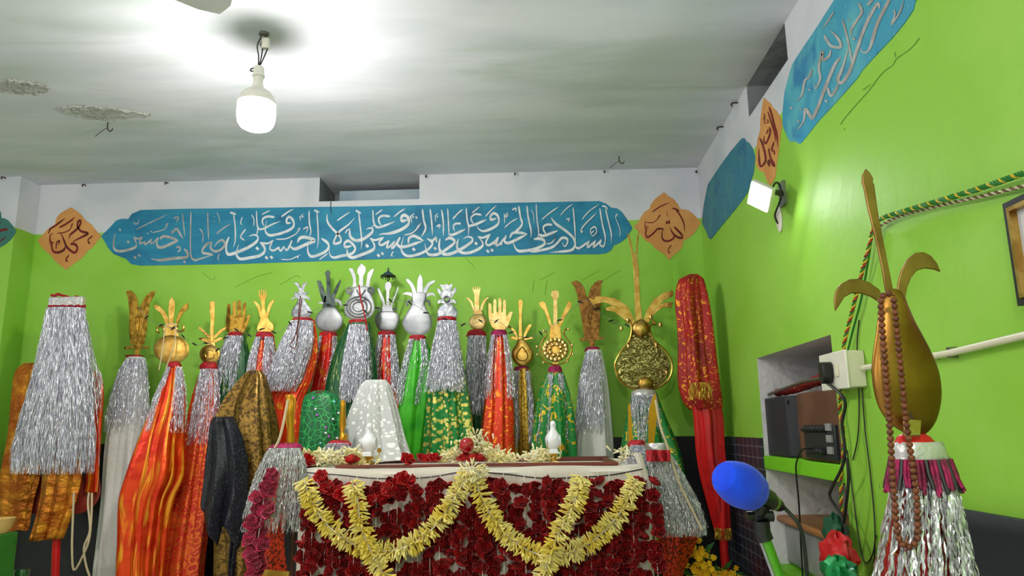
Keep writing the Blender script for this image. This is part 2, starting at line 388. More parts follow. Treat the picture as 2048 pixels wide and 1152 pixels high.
STR = {0: [  # crop at (200,400)
 (36,[(540,640),(525,690),(430,730),(310,752),(235,735),(205,680),(213,560),(237,490)]),(26,[(500,540),(520,590),(540,645)]),(24,[(500,545),(560,570),(630,540)]),
 (24,[(630,540),(585,610),(600,640),(665,600)]),(24,[(665,600),(655,645),(690,640),(760,570)]),(24,[(760,570),(745,630),(790,625),(860,545)]),
 (36,[(885,580),(920,538),(990,540),(1080,565),(1150,592)]),(40,[(1150,592),(1050,640),(950,685),(870,695),(838,650),(845,590),(870,550)]),
 (34,[(1050,495),(1100,440),(1135,432),(1180,505),(1222,570)]),(24,[(1210,195),(1230,380),(1245,540)]),(15,[(540,430),(760,325),(990,215)]),(14,[(770,480),(880,455),(960,420),(1000,340),(950,395)]),
 (22,[(1080,275),(1130,255),(1155,265),(1120,335)]),(16,[(500,315),(515,350),(560,345),(580,275)]),
 (40,[(1235,715),(1285,775),(1272,838),(1100,855),(900,882),(800,872),(752,858)]),(26,[(1120,700),(1165,690),(1178,730),(1135,770)]),
 (30,[(1335,175),(1330,500),(1333,800),(1385,880),(1480,860),(1640,812)]),(36,[(1660,805),(1580,790),(1505,770),(1510,720),(1570,650),(1650,612)]),
 (34,[(1640,620),(1625,710),(1700,755),(1790,715),(1830,640),(1795,592),(1730,620),(1675,690)]),
 (28,[(1580,185),(1586,400),(1598,590)]),(20,[(1462,420),(1510,500),(1505,640)]),(16,[(1715,185),(1750,270),(1755,355)]),(18,[(1705,505),(1790,430),(1920,350)]),
 (20,[(1752,790),(1730,850),(1745,890)])],
1: [(30,[(5,185),(60,200),(95,220)]),(28,[(55,205),(80,400),(80,600),(50,690)]),
 (42,[(-10,540),(-50,650),(-45,760),(0,798),(150,750),(300,680),(400,600),(408,535),(345,512),(282,535)]),(24,[(412,410),(405,470),(390,515)]),
 (18,[(185,250),(160,330),(180,372)]),(24,[(232,430),(160,540),(225,595)]),(20,[(322,220),(355,290),(350,390)]),
 (26,[(390,160),(400,340),(425,425),(500,420),(620,360),(742,312)]),(30,[(655,255),(560,245),(492,272),(478,330),(510,395)]),(18,[(470,215),(590,155)]),
 (36,[(895,335),(840,340),(832,290),(870,250),(920,290),(938,370),(890,430),(750,490),(600,520),(540,490),(520,430),(543,300)]),(20,[(755,250),(850,180),(937,135)]),
 (14,[(1022,240),(1040,310)]),(14,[(1028,252),(1078,205)]),(14,[(1050,262),(1085,235)]),(16,[(675,575),(820,570),(950,510),(1000,460),(1030,410),(980,440)]),
 (28,[(1160,155),(1165,330),(1187,470),(1155,560)]),(20,[(1072,432),(1140,400),(1120,485)]),
 (44,[(990,625),(1030,560),(1110,550),(1240,595),(1120,650),(965,718),(900,695),(885,650),(912,590)]),(28,[(912,590),(855,715),(820,730),(795,680)]),(28,[(795,680),(745,745),(710,690)]),(28,[(730,690),(640,742),(590,715),(605,650),(640,590)]),
 (26,[(640,592),(550,640),(450,620)]),(40,[(445,620),(505,690),(508,760),(430,820),(280,850),(160,865),(105,815),(108,730),(135,650)]),
 (14,[(750,870),(880,872),(1000,820),(1045,800)]),(24,[(985,820),(1005,855)]),(30,[(1235,150),(1310,190)]),(26,[(1275,180),(1290,400),(1295,600),(1275,712)]),
 (38,[(1340,565),(1430,630),(1445,700),(1380,770),(1220,830),(1160,800),(1140,720),(1150,600)]),(18,[(1310,875),(1440,780)]),
 (34,[(1425,210),(1430,320),(1500,420),(1580,500),(1625,570),(1610,625),(1525,640),(1540,570),(1600,470),(1740,360),(1828,262)]),(20,[(1570,305),(1760,175)]),
 (38,[(1780,675),(1690,690),(1680,640),(1730,600),(1800,650),(1835,720),(1780,790),(1640,820),(1520,845),(1465,800),(1455,700)]),(24,[(1690,490),(1712,450),(1740,425)]),
 (32,[(1845,155),(1920,205)]),(30,[(1885,190),(1910,400),(1930,600),(1920,722)])],
2: [(42,[(-147,420),(-140,530),(-70,592),(40,580),(150,505),(192,450),(160,412),(95,432)]),(42,[(-187,720),(-170,810),(-100,845),(50,795),(180,740),(215,690),(200,630),(148,560)]),
 (28,[(150,565),(230,590),(345,545)]),(34,[(345,545),(285,620),(300,660),(350,650),(430,590)]),(32,[(430,590),(395,690),(440,680),(510,600)]),(32,[(510,600),(465,695),(500,690),(590,545)]),
 (40,[(590,545),(550,640),(600,690),(720,672),(930,598)]),(40,[(710,640),(722,560),(790,530),(860,560),(935,600)]),
 (36,[(985,565),(1055,620),(1050,670),(980,740),(850,800),(720,825),(640,790),(605,700),(640,540)]),(34,[(1122,625),(1112,555),(1060,600),(985,570)]),
 (20,[(490,755),(460,810),(490,825)]),(32,[(190,150),(205,330),(250,400),(330,392),(515,318)]),(32,[(442,245),(340,235),(280,270),(285,330),(320,385)]),(14,[(205,365),(178,412)]),
 (18,[(230,220),(335,140)]),(44,[(700,295),(620,310),(608,260),(650,225),(710,270),(708,360),(600,440),(450,490),(330,500),(285,518)]),(22,[(500,252),(585,180),(668,128)]),
 (18,[(735,230),(765,345)]),(18,[(745,250),(795,198)]),(16,[(765,270),(800,235)]),(11,[(812,262),(825,250),(840,262),(825,275),(812,262)]),(20,[(650,517),(760,490),(830,430),(892,345),(830,405)]),
 (36,[(915,135),(935,300),(962,420),(900,545)]),(32,[(1028,135),(1048,300),(1065,522)]),(16,[(1100,230),(1110,325)]),(14,[(1105,245),(1140,195)]),(14,[(1122,265),(1148,235)]),
 (24,[(1122,392),(1172,370),(1158,422)]),(32,[(1195,145),(1220,320),(1222,535)]),(28,[(1285,130),(1297,350),(1305,545)]),(36,[(1308,500),(1365,512),(1545,432)]),(28,[(1478,350),(1400,352),(1368,395),(1390,470)]),
 (24,[(1358,285),(1440,195),(1512,138)]),(40,[(1250,592),(1315,560),(1380,595),(1365,650),(1180,780),(1060,808),(985,775),(950,640)]),
 (42,[(1172,570),(1160,700),(1205,782),(1300,798),(1450,740),(1620,630),(1648,575),(1590,540),(1512,572)]),(40,[(1440,575),(1422,690),(1480,768),(1590,778),(1720,730),(1795,670),(1785,610),(1725,535)]),
 (30,[(1555,115),(1570,300),(1592,400),(1588,525)]),(34,[(1590,390),(1700,358),(1855,290)]),(28,[(1780,225),(1690,212),(1630,260),(1640,320),(1675,360)]),(18,[(1640,195),(1752,102)]),
 (38,[(1995,275),(1920,290),(1912,240),(1960,200),(2018,240),(2030,330),(1970,400),(1820,460),(1740,430),(1713,370)]),(20,[(1838,245),(1915,160),(2002,82)]),
 (28,[(1728,545),(1810,555),(1905,500)]),(32,[(1905,502),(1845,620),(1880,668),(1960,620),(2025,545)])],
3: [(32,[(123,545),(70,640),(60,670)]),(32,[(123,545),(92,665),(150,640),(240,520)]),(36,[(175,600),(165,672)]),(40,[(240,520),(212,600),(255,635),(340,608),(545,505)]),(36,[(290,562),(330,492),(420,482),(545,500)]),
 (36,[(420,90),(445,250),(470,350),(420,430),(315,505)]),(18,[(208,200),(218,352)]),(18,[(212,262),(265,180)]),(16,[(235,270),(275,210)]),(22,[(325,150),(378,128),(378,182)]),(18,[(213,415),(300,335),(410,270)]),
 (34,[(540,90),(560,260),(600,450),(600,555)]),(14,[(600,145),(638,220),(642,345)]),(28,[(675,65),(690,300),(712,480),(690,565)]),(38,[(715,505),(790,528),(995,452)]),(32,[(912,370),(835,365),(782,400),(790,460),(830,510)]),
 (40,[(640,580),(720,570),(792,598),(785,660),(660,720),(480,752),(400,740),(350,660),(345,600)]),(20,[(758,292),(880,190),(1005,105)]),(16,[(1030,228),(1120,130),(1215,62)]),
 (38,[(895,265),(960,350),(1100,450),(1205,545),(1245,640),(1210,725),(1120,752),(880,772)]),(30,[(1215,110),(1235,350),(1250,605)]),
 (36,[(590,765),(760,738),(900,700),(980,640),(1050,562),(1120,570),(1135,620),(1095,685),(1050,625)]),(18,[(822,648),(900,630),(962,548),(925,592)]),(18,[(1112,292),(1158,278),(1140,335)]),
 (32,[(1250,690),(1300,710),(1395,650),(1450,600)]),(30,[(1450,600),(1425,700),(1500,640),(1540,595)]),(30,[(1540,595),(1510,695),(1570,650),(1625,580)]),(30,[(1625,580),(1608,660),(1660,680),(1685,600)]),(30,[(1605,125),(1640,350),(1685,560),(1662,685)]),
 (22,[(1635,95),(1690,105),(1722,150)]),(28,[(1688,130),(1730,320),(1772,500),(1770,642)]),(16,[(1345,290),(1450,170),(1600,65)]),(22,[(1350,490),(1330,450),(1380,370),(1470,280),(1555,195)]),(26,[(1340,455),(1355,480)]),
 (20,[(1520,450),(1475,490),(1475,430),(1535,400),(1558,470),(1505,530),(1468,500)]),(16,[(1832,275),(1848,210),(1868,255)]),(16,[(1838,275),(1880,380),(1902,480),(1890,555)])]}
DOT = {0:[((420,615),40),((300,440),34),((705,490),22),((755,462),22),((520,845),42),((580,815),38),((1245,905),40),((1680,250),14),((1670,310),14)],1:[((405,712),48),((540,848),48),((612,842),48),((2010,670),46)],2:[((108,678),48),((790,726),48),((1102,714),44),((275,815),48),((332,788),42),((1700,640),46),((1872,755),48),((1935,738),46)],3:[((30,742),44)]}
b1, b2 = MB(), MB()
for c, ss in STR.items():
    to = toY([200,460,720,980][c], 400, K, .0045)
    for wd, pts in ss: stroke(b2 if c == 0 else b1, pts, wd*.95, to, ta=.08)
    for p, wd in DOT[c]: dot(b2 if c == 0 else b1, p, wd, to)
b1.build('white_lettering', M['white_ink'], bp, smooth=False); b2.build('faded_lettering', M['silver_ink'], bp, smooth=False, label='lettering worn to dull silver')
def round_poly(pts, k=4): return [(p.x, p.y) for p in smooth_path(pts, k, closed=True)]
# left medallion (crop (0,340) x5.235) and right medallion (crop (1240,360) x6.4)
KL = 5.2346
lm = [(745,392),(800,425),(850,465),(880,510),(900,530),(960,570),(1000,625),(1055,685),(1060,695),(1010,760),(960,820),(925,840),(895,880),(850,930),(770,985),(695,1045),(640,1005),(580,955),(530,890),(500,865),(440,815),(398,740),(450,680),(500,620),(580,570),(595,500),(640,450),(700,415)]
p = panel('painted_medallion', lm, toY(0,340,KL,0), M['orange_paint'], 'orange lobed medallion with maroon Arabic lettering left of the long blue cartouche', 'medallion', Vector((0,-.003,0)))
b = MB(); to = toY(0,340,KL,.0045)
for wd, pts in [(18,[(515,670),(530,620),(590,580),(690,505)]),(18,[(625,605),(690,570),(750,530),(790,490)]),(22,[(730,720),(740,680),(800,630),(840,580),(850,540),(830,535),(815,580),(850,640),(925,665),(860,705),(790,740),(740,780)]),
 (24,[(740,780),(790,780),(815,820),(790,865),(750,850),(700,800),(660,700),(630,650)]),(24,[(690,800),(670,840),(610,865),(560,850),(545,790),(530,740),(530,690),(560,660)]),(16,[(590,830),(600,760),(630,745),(610,790)]),(16,[(540,760),(570,765)]),
 (10,[(600,665),(680,655),(740,620),(765,560),(740,600)]),(14,[(975,690),(925,735),(945,770),(920,765)]),(14,[(730,890),(695,935),(710,955),(690,960)])]: stroke(b, pts, wd, to, ta=.08)
b.build('lettering', M['ink'], p, smooth=False)
rm = [(563,155),(610,200),(690,250),(740,310),(765,370),(860,385),(930,430),(985,490),(1035,545),(985,630),(920,715),(860,755),(815,775),(800,850),(760,910),(690,960),(628,1028),(570,950),(480,900),(430,860),(410,820),(330,780),(270,710),(220,640),(175,600),(230,545),(265,480),(310,410),(375,370),(395,315),(450,240),(520,190)]
p = panel('painted_medallion', rm, toY(1240,360,6.4,0), M['orange_paint'], 'orange lobed medallion with maroon Arabic lettering in the right corner of back wall', 'medallion', Vector((0,-.003,0)))
b = MB(); to = toY(1240,360,6.4,.0045)
for wd, pts in [(14,[(412,415),(500,350),(630,290)]),(16,[(668,370),(710,372),(768,408)]),(20,[(710,380),(770,460),(815,560),(828,665)]),(26,[(690,600),(740,650),(795,715),(780,745),(710,720),(660,660),(638,600)]),
 (24,[(705,700),(670,760),(600,785),(545,760),(535,690),(555,625)]),(22,[(560,630),(480,630),(420,690),(350,735),(325,690),(335,640),(320,600),(318,545),(330,515)]),(16,[(340,605),(360,600)]),(10,[(330,545),(420,545),(480,500),(515,450),(470,490)]),
 (16,[(590,520),(595,560),(620,530),(625,560),(640,515)]),(8,[(592,400),(608,475)]),(14,[(655,830),(615,900),(635,935),(610,935)])]: stroke(b, pts, wd, to, ta=.08)
b.build('lettering', M['ink'], p, smooth=False)
# teal cartouche end on the pilaster at far left
tp = [(-1150,335),(-60,330),(0,330),(20,390),(25,462),(80,470),(130,495),(180,550),(230,610),(272,680),(240,740),(190,810),(100,890),(0,950),(-60,985),(-1150,985)]
p = panel('painted_cartouche', tp, toY(0,380,8.233,0,yp), M['teal'], 'rounded end of a teal cartouche on the pilaster at far left', 'inscription', Vector((0,-.003,0)))
b = MB(); to = toY(0,380,8.233,.0045,yp)
stroke(b, [(-80,700),(0,675),(80,655),(130,655)], 44, to, nib=0, tb=0); stroke(b, [(-60,880),(0,850),(60,810),(105,770)], 22, to, nib=0)
stroke(b, [(0,560),(18,540)], 26, to, nib=0)
b.build('lettering', M['ink'], p, smooth=False)
# right wall: large worn cartouche, small plain one, slim medallion
KR = 3.84; to0 = toX(1560,0,KR,0)
big = [(420,0),(700,-330),(1150,-700),(1500,-700),(1250,-250),(1090,-60),(1042,15),(1030,75),(960,180),(860,300),(760,405),(640,535),(600,600),(440,780),(300,930),(170,1095),(150,1105),(120,1085),(85,1090),(60,1050),(25,960),(25,850),(40,700),(78,560),(100,490),(200,340),(300,190)]
p = panel('painted_inscription', big, to0, M['blue_worn'], 'large flaking blue cartouche with faded calligraphy high on the right wall', 'inscription', Vector((-.003,0,0)))
b = MB(); b.nrm = Vector((-1,0,0)); to = toX(1560,0,KR,.0045)
for wd, pts in [(26,[(900,-110),(850,0),(760,180),(705,360),(660,405),(622,370)]),(26,[(775,65),(765,25),(720,90),(650,240),(590,420),(540,560),(485,635),(455,605),(490,520),(545,340)]),(16,[(490,150),(530,300),(572,520)]),
 (20,[(615,20),(640,90),(605,150),(562,220),(552,280)]),(26,[(475,440),(430,500),(370,640),(310,800),(262,902),(235,880),(205,840),(190,930),(145,995)]),(20,[(375,670),(400,735),(440,690),(458,640)]),
 (22,[(350,270),(400,350),(478,358),(450,285),(395,235)]),(20,[(400,380),(388,430),(340,460),(335,390),(308,520),(320,600),(285,680),(275,640)]),(16,[(255,530),(235,590),(200,620),(180,720),(140,780)]),
 (12,[(425,90),(380,160),(340,215)]),(14,[(890,70),(895,120),(868,188),(930,100),(965,0)]),(20,[(685,40),(730,-10)])]: stroke(b, pts, wd, to, nib=0, ta=.08)
for q, wd in [((578,295),24),((365,775),22),((237,690),16),((95,830),20),((165,838),16),((150,930),18),((545,150),14)]: dot(b, q, wd, to)
b.build('lettering', M['silver_ink'], p, smooth=False)
sm = [(1484,277),(1489,276),(1493,283),(1499,286),(1506,297),(1511,314),(1508,345),(1503,362),(1496,385),(1476,413),(1447,448),(1428,472),(1422,479),(1417,474),(1414,465),(1409,455),(1405,446),(1406,430),(1408,412),(1413,385),(1417,368),(1440,333),(1462,303)]
p = panel('painted_cartouche', sm, toX(0,0,1,0), M['blue_small'], 'small plain blue cartouche on the right wall beside the room corner', 'inscription', Vector((-.003,0,0)))
om = [(183,35),(230,80),(270,110),(290,155),(345,205),(385,270),(410,330),(412,410),(395,500),(385,600),(372,730),(355,830),(340,940),(330,1050),(300,1110),(262,1160),(235,1120),(205,1060),(185,990),(130,970),(90,905),(80,850),(85,770),(90,680),(105,560),(140,440),(135,380),(150,230),(165,130)]
p = panel('painted_medallion', om, toX(1500,190,6.4,0), M['orange_paint'], 'narrow orange medallion on the right wall above the flood light', 'medallion', Vector((-.003,0,0)))
b = MB(); b.nrm = Vector((-1,0,0)); to = toX(1500,190,6.4,.0045)
for wd, pts in [(24,[(255,150),(290,250),(320,380),(355,500),(365,660)]),(18,[(240,210),(290,370),(330,500),(335,600)]),(22,[(255,410),(270,440),(260,520),(215,620),(190,580),(195,520)]),(16,[(245,440),(220,500)]),
 (24,[(135,550),(170,620),(205,760),(205,850),(155,915),(130,850),(125,680)]),(20,[(250,680),(275,800),(320,880),(315,910),(255,830),(260,910),(220,830)]),(20,[(320,600),(290,700),(320,720),(325,770)]),(10,[(195,235),(200,380)]),(12,[(235,310),(245,350),(215,360)]),(10,[(180,310),(205,280)])]: stroke(b, pts, wd, to, nib=0, ta=.08)
b.build('lettering', M['ink'], p, smooth=False)

# hairline cracks in the paint
M['crack'] = mat('crack_line', S(92,146,34), .8)
b = MB(); b.nrm = Vector((-1,0,0)); to = toX(1560,0,KR,.0015)
for pts in ([(465,960),(490,920),(540,860),(600,790),(690,690),(740,620),(800,550),(870,500),(900,450),(1010,370),(1075,290)],[(640,690),(700,650)],[(500,1000),(495,985)],[(890,440),(885,400)]): stroke(b, pts, 5, to, nib=0, ta=0, tb=0)
b.build('cracks', M['crack'], wr, smooth=False)
b = MB(); to = toY(0,0,1,.0015)
for pts in ([(405,545),(425,560),(430,552)],[(470,575),(510,555),(545,545)],[(560,570),(590,552),(600,556)],[(930,515),(945,530),(950,538)],[(1080,560),(1110,545)],[(1065,585),(1068,560)],[(1090,590),(1094,562)],[(1200,565),(1240,540)],[(1165,560),(1200,540)]): stroke(b, pts, .8, to, nib=0, ta=0, tb=0)
b.build('scratches', M['crack'], wb, smooth=False)
# ---------------------------------------------------------------- lamps and fan
M['glow'] = mat('glowing_diffuser', S(255,250,244), .5, emit=BULB_E, ecol=(1,.955,.89,1))
M['lamp_white'] = mat('white_plastic', S(226,222,212), .45)
M['cable'] = mat('dark_cable', S(30,30,30), .5)
M['steel'] = mat('grey_steel', S(150,150,145), .4, 1)
M['black'] = mat('black_plastic', S(20,21,23), .4)
def hanging_bulb(hook, label, glow):
    t = thing('hanging_bulb', hook, label, 'light bulb', 'hanging lamps')
    x, y, z = hook
    b = MB(); b.lathe([(0,0),(.02,0),(.02,-.012),(.008,-.016),(.008,-.03),(0,-.03)], hook, 12); b.tube([(x,y,z-.025),(x-.012,y,z-.05),(x,y,z-.075),(x+.012,y,z-.05),(x,y,z-.025)], .003, 5); b.build('ceiling_hook', M['steel'], t)
    b = MB(); b.box((x+.012, y-.004, z-.05), (.014,.01,.022)); b.build('terminal_block', M['lamp_white'], t, bevel=.002)
    b = MB()
    for dx, ph in ((-.012,0),(.0,1),(.012,2)):
        b.tube(smooth_path([(x+dx,y,z-.02),(x+dx-.01+.01*ph,y-.005,z-.06),(x+dx-.006,y+.004,z-.1),(x-.015,y,z-.16)], 5), .0028, 5)
    b.tube(smooth_path([(x-.015,y,z-.15),(x-.04,y,z-.155),(x-.045,y,z-.165),(x-.01,y,z-.17)], 5), .003, 5)
    b.build('flex', M['cable'], t)
    c = Vector((x-.012, y, z-.15))
    b = MB(); b.lathe([(0,0),(.018,0),(.021,-.012),(.021,-.03),(.024,-.034),(.024,-.042),(.019,-.046),(.018,-.075),(0,-.075)], c, 20); b.build('lamp_holder', M['lamp_white'], t)
    b = MB(); b.lathe([(.0,-.07),(.019,-.07),(.022,-.086),(.034,-.1),(.053,-.113),(.066,-.131),(.072,-.152),(.073,-.16),(.0,-.16)], c, 32); b.build('housing', M['lamp_white'], t)
    b = MB(); b.lathe([(.0,-.161),(.0725,-.161),(.0735,-.178),(.073,-.215),(.069,-.238),(.058,-.256),(.04,-.265),(.018,-.269),(0,-.27)], c, 32); b.build('diffuser', M[glow], t)
    return t
hk = at(528,66,Z=CEIL)
hanging_bulb(hk, 'lit white LED bulb hanging on a short flex from the ceiling', 'glow')
M['glow_fill'] = mat('fill_glowing_diffuser', S(255,250,244), .5, emit=BULB_FILL_E, ecol=(1,.955,.89,1))  # for two invented bulbs out of view, added as fill light
hanging_bulb(Vector((-0.3,-5.4,CEIL)), 'added fill bulb hanging unseen behind the viewer', 'glow_fill')
hanging_bulb(Vector((-3.5,-5.0,CEIL)), 'added fill bulb hanging unseen behind the viewer on the left', 'glow_fill')
# ceiling fan, only a blade tip reaches into the picture
tip = at(458,14,Z=2.55); hub = tip + Vector((-.45,-.46,0)); hub.z = 2.55
t = thing('ceiling_fan', Vector((hub.x, hub.y, CEIL)), 'white ceiling fan at top left, only one blade tip showing', 'fan')
b = MB(); b.lathe([(0,CEIL),(.06,CEIL),(.06,CEIL-.03),(.015,CEIL-.05),(.015,2.63),(0,2.63)], (hub.x,hub.y,0), 16); b.build('down_rod', M['lamp_white'], t)
b = MB(); b.lathe([(0,2.64),(.06,2.64),(.11,2.6),(.11,2.55),(.06,2.52),(0,2.515)], (hub.x,hub.y,0), 24); b.build('motor', M['lamp_white'], t)
fm = mat('fan_white', S(205,212,212), .5)
for k in range(3):
    a = math.atan2(tip.y-hub.y, tip.x-hub.x)+k*2*math.pi/3; d = Vector((math.cos(a), math.sin(a), 0)); n = Vector((-d.y, d.x, 0)); L = (tip-hub).length
    pl = [(.1,-.05),(.3,-.06),(L-.06,-.072),(L-.01,-.055),(L,-.01),(L-.01,.045),(L-.07,.06),(.3,.05),(.1,.04)]
    b = MB(); b.plate([hub+d*u+n*v+Vector((0,0,-v*.12)) for u, v in pl], .006, (0,0,1)); b.build('blade', fm, t, smooth=False)
# flood lamp on the right wall
fp = at(1568,388,X=XR); fc = at(1518,394,X=XR-.13)
t = thing('flood_light', fp, 'small square LED flood light glowing on the right wall', 'lamp')
dirn = (CAM+Vector((-2.2,1.2,-.6))-fc).normalized(); q = Vector((0,0,1)).rotation_difference(dirn).to_matrix()
q = q @ Matrix.Rotation(math.radians(8), 3, 'Z')
# the square is turned so that a corner points up
up = Vector((0,0,1)); xx = up.cross(dirn).normalized(); yy = dirn.cross(xx); R3 = Matrix((xx, yy, dirn)).transposed() @ Matrix.Rotation(math.radians(50), 3, 'Z')
b = MB(); b.box(fc-dirn*.014, (.052,.052,.012), R3); b.build('body', M['lamp_white'], t, bevel=.004)
M['flood'] = mat('glowing_flood_panel', S(240,236,255), .4, emit=FLOOD_E, ecol=(.94,.9,1,1))
b = MB(); b.box(fc+dirn*.0, (.046,.046,.003), R3); b.build('light_panel', M['flood'], t)
b = MB(); b.tube([fc-dirn*.02, fc-dirn*.05+Vector((.02,0,.01)), Vector((XR-.01,fp.y,fp.z))], .012, 8); b.box(Vector((XR-.006,fp.y,fp.z)), (.006,.03,.05)); b.build('bracket', M['steel'], t)
b = MB(); b.tube(smooth_path([at(1545,375,X=XR-.06), at(1552,365,X=XR-.05), at(1560,372,X=XR-.03), at(1562,395,X=XR-.03), at(1550,430,X=XR-.02), at(1556,447,X=XR-.012)], 6), .004, 6); b.build('cable', M['cable'], t)
b = MB(); cc = at(1561,438,X=XR); b.lathe([(0,0),(.028,0),(.03,.006),(.026,.01),(0,.01)], cc+Vector((-.0005,0,0)), 24, ax=(-1,0,0), sx=1.9, sy=1)
b.build('oval_plate', M['lamp_white'], t)

# ---------------------------------------------------------------- metal, cloth and tinsel materials
def metal(name, a, b_, r=.32, sc=25, bump=.25): return mat(name, a, r, 1, col2=b_, scale=sc, bump=bump, bscale=sc*1.6, bdist=.004)
M['brass'] = metal('polished_brass', S(200,164,88), S(176,134,60), .33)
M['brass_dark'] = metal('aged_brass', S(180,142,58), S(128,96,36), .38, 30, .4)
M['brass_brown'] = metal('brown_brass', S(150,106,56), S(112,76,40), .4, 40, .4)
M['brass_light'] = metal('pale_brass', S(214,186,126), S(192,158,92), .38, 30)
M['brass_engraved'] = mat('engraved_brass', S(208,200,128), .36, 1, pattern=('noise', S(112,102,48), (70,70,110)), pl=.47, ph=.55, bump=.7, bscale=(70,70,110), bdist=.01, pbump=-.6)
M['silver'] = metal('polished_silver', S(176,178,182), S(140,143,150), .5, 6, .5)
M['silver_hammered'] = metal('hammered_silver', S(178,180,186), S(136,140,150), .48, 42, .7)
M['steel_dark'] = metal('dark_steel', S(110,122,118), S(64,74,72), .22, 14, .1)
M['bronze'] = metal('foreground_bronze', S(168,122,58), S(136,94,42), .38, 7, .08)
M['tinsel'] = mat('silver_tinsel', S(222,222,236), .24, .55, rand=(.65,1.3), bump=.3, bscale=160, bdist=.004)
M['tinsel_grey'] = mat('grey_silver_tinsel', S(214,216,218), .2, .5, rand=(.55,1.35), bump=.3, bscale=160, bdist=.004)
def cloth(name, c, rough=.6, metal=0, **k): return mat(name, c, rough, metal, uv=True, bump=k.pop('bump', .2), bscale=k.pop('bscale', 60), bdist=k.pop('bdist', .004), **k)
M['c_white'] = cloth('white_cloth', S(226,226,222), .8, sheen=.3, pattern=('spots', S(205,206,204), 90), pl=.3, ph=.2)
M['c_orange'] = cloth('orange_gold_satin', S(240,72,16), .28, .45, col2=S(218,42,8), scale=8, col3=S(255,168,40), scale3=(34,3,5), lim3=(.5,.64), bump=.5, bscale=(12,7,8), bdist=.02)  # gold streaks also paint the satin's fold highlights into the colour
M['c_red'] = cloth('red_gold_brocade', S(206,44,26), .4, .2, pattern=('rings', S(240,120,48), 26), pmetal=.7, col3=S(236,90,30), scale3=9)
M['c_redorange'] = cloth('red_orange_brocade', S(224,54,16), .35, .3, pattern=('noise', S(255,158,50), 34), pl=.55, ph=.62, pmetal=.75)
M['c_flame'] = cloth('flame_satin', S(236,34,14), .35, .3, col3=S(255,140,24), scale3=9, lim3=(.5,.62))
M['c_greendk'] = cloth('dark_green_satin', S(14,84,44), .4, .1, pattern=('noise', S(150,170,90), (60,14,10)), pl=.6, ph=.66)
M['c_green'] = cloth('bright_green_satin', S(72,190,38), .4, .15, col2=S(44,160,30), scale=7)
M['c_greengold'] = cloth('green_gold_brocade', S(12,124,52), .45, .1, pattern=('spots', S(222,206,110), 44), pmetal=.8, pl=.5, ph=.4)
M['c_greenbig'] = cloth('green_cloth_gold_motifs', S(16,130,56), .45, .1, pattern=('noise', S(226,186,50), 30), pl=.55, ph=.6, pmetal=.7)
M['c_gold'] = cloth('gold_brocade', S(206,170,66), .32, .75, pattern=('noise', S(150,112,36), 60), pl=.5, ph=.6)
M['c_bronze'] = cloth('bronze_gold_brocade', S(146,112,46), .38, .65, pattern=('noise', S(84,62,26), 46), pl=.47, ph=.56, bump=.4, bscale=40)
M['c_copper'] = cloth('copper_gold_foil', S(176,92,16), .3, .6, col2=S(214,140,34), scale=11, bump=.9, bscale=(16,26,16), bdist=.02)
M['c_black'] = cloth('black_sequin_cloth', S(24,25,34), .4, .2, pattern=('spots', S(70,72,92), 120), pl=.35, ph=.22, bump=.4, bscale=90)
M['c_lace'] = cloth('white_lace', S(246,246,246), .7, 0, sheen=.4, pattern=('spots', S(196,198,200), 44), pl=.3, ph=.42, bump=.5, bscale=60, pbump=.5)
M['c_net'] = cloth('green_lattice_cloth', S(8,92,50), .5, .1, pattern=('cells', S(48,178,84), 30), pl=.05, ph=.02, bump=.2)
M['c_redemb'] = cloth('red_gold_embroidery', S(178,18,22), .55, .05, pattern=('noise', S(232,158,50), 46), pl=.58, ph=.61, pmetal=.8, col2=S(150,10,18), scale=6)
M['c_redplain'] = cloth('plain_red_cloth', S(214,20,22), .5, 0, col2=S(180,12,18), scale=6)
M['c_sequin'] = cloth('red_sequin_cloth', S(220,60,26), .3, .55, pattern=('noise', S(60,30,16), 85), pl=.5, ph=.56, bump=.5, bscale=120)
M['red_band'] = mat('red_braid', S(196,20,30), .6, col2=S(150,10,40), scale=60, bump=.6, bscale=90)
M['magenta_band'] = mat('magenta_braid', S(176,16,92), .6, col2=S(120,10,60), scale=60, bump=.6, bscale=90)
M['silver_band'] = mat('silver_foil_band', S(216,214,216), .3, .4, bump=.6, bscale=30)
M['red_pole'] = mat('red_painted_pole', S(214,24,24), .4)
M['wood_pole'] = mat('wooden_pole', S(92,60,36), .6, col2=S(70,44,26), scale=(20,20,3))
M['bead'] = mat('wooden_bead', S(124,66,36), .45, col2=S(96,48,26), scale=60)
M['thread'] = mat('brown_thread', S(92,36,22), .7)
M['rope'] = mat('cream_rope', S(214,196,160), .8, bump=.5, bscale=120)

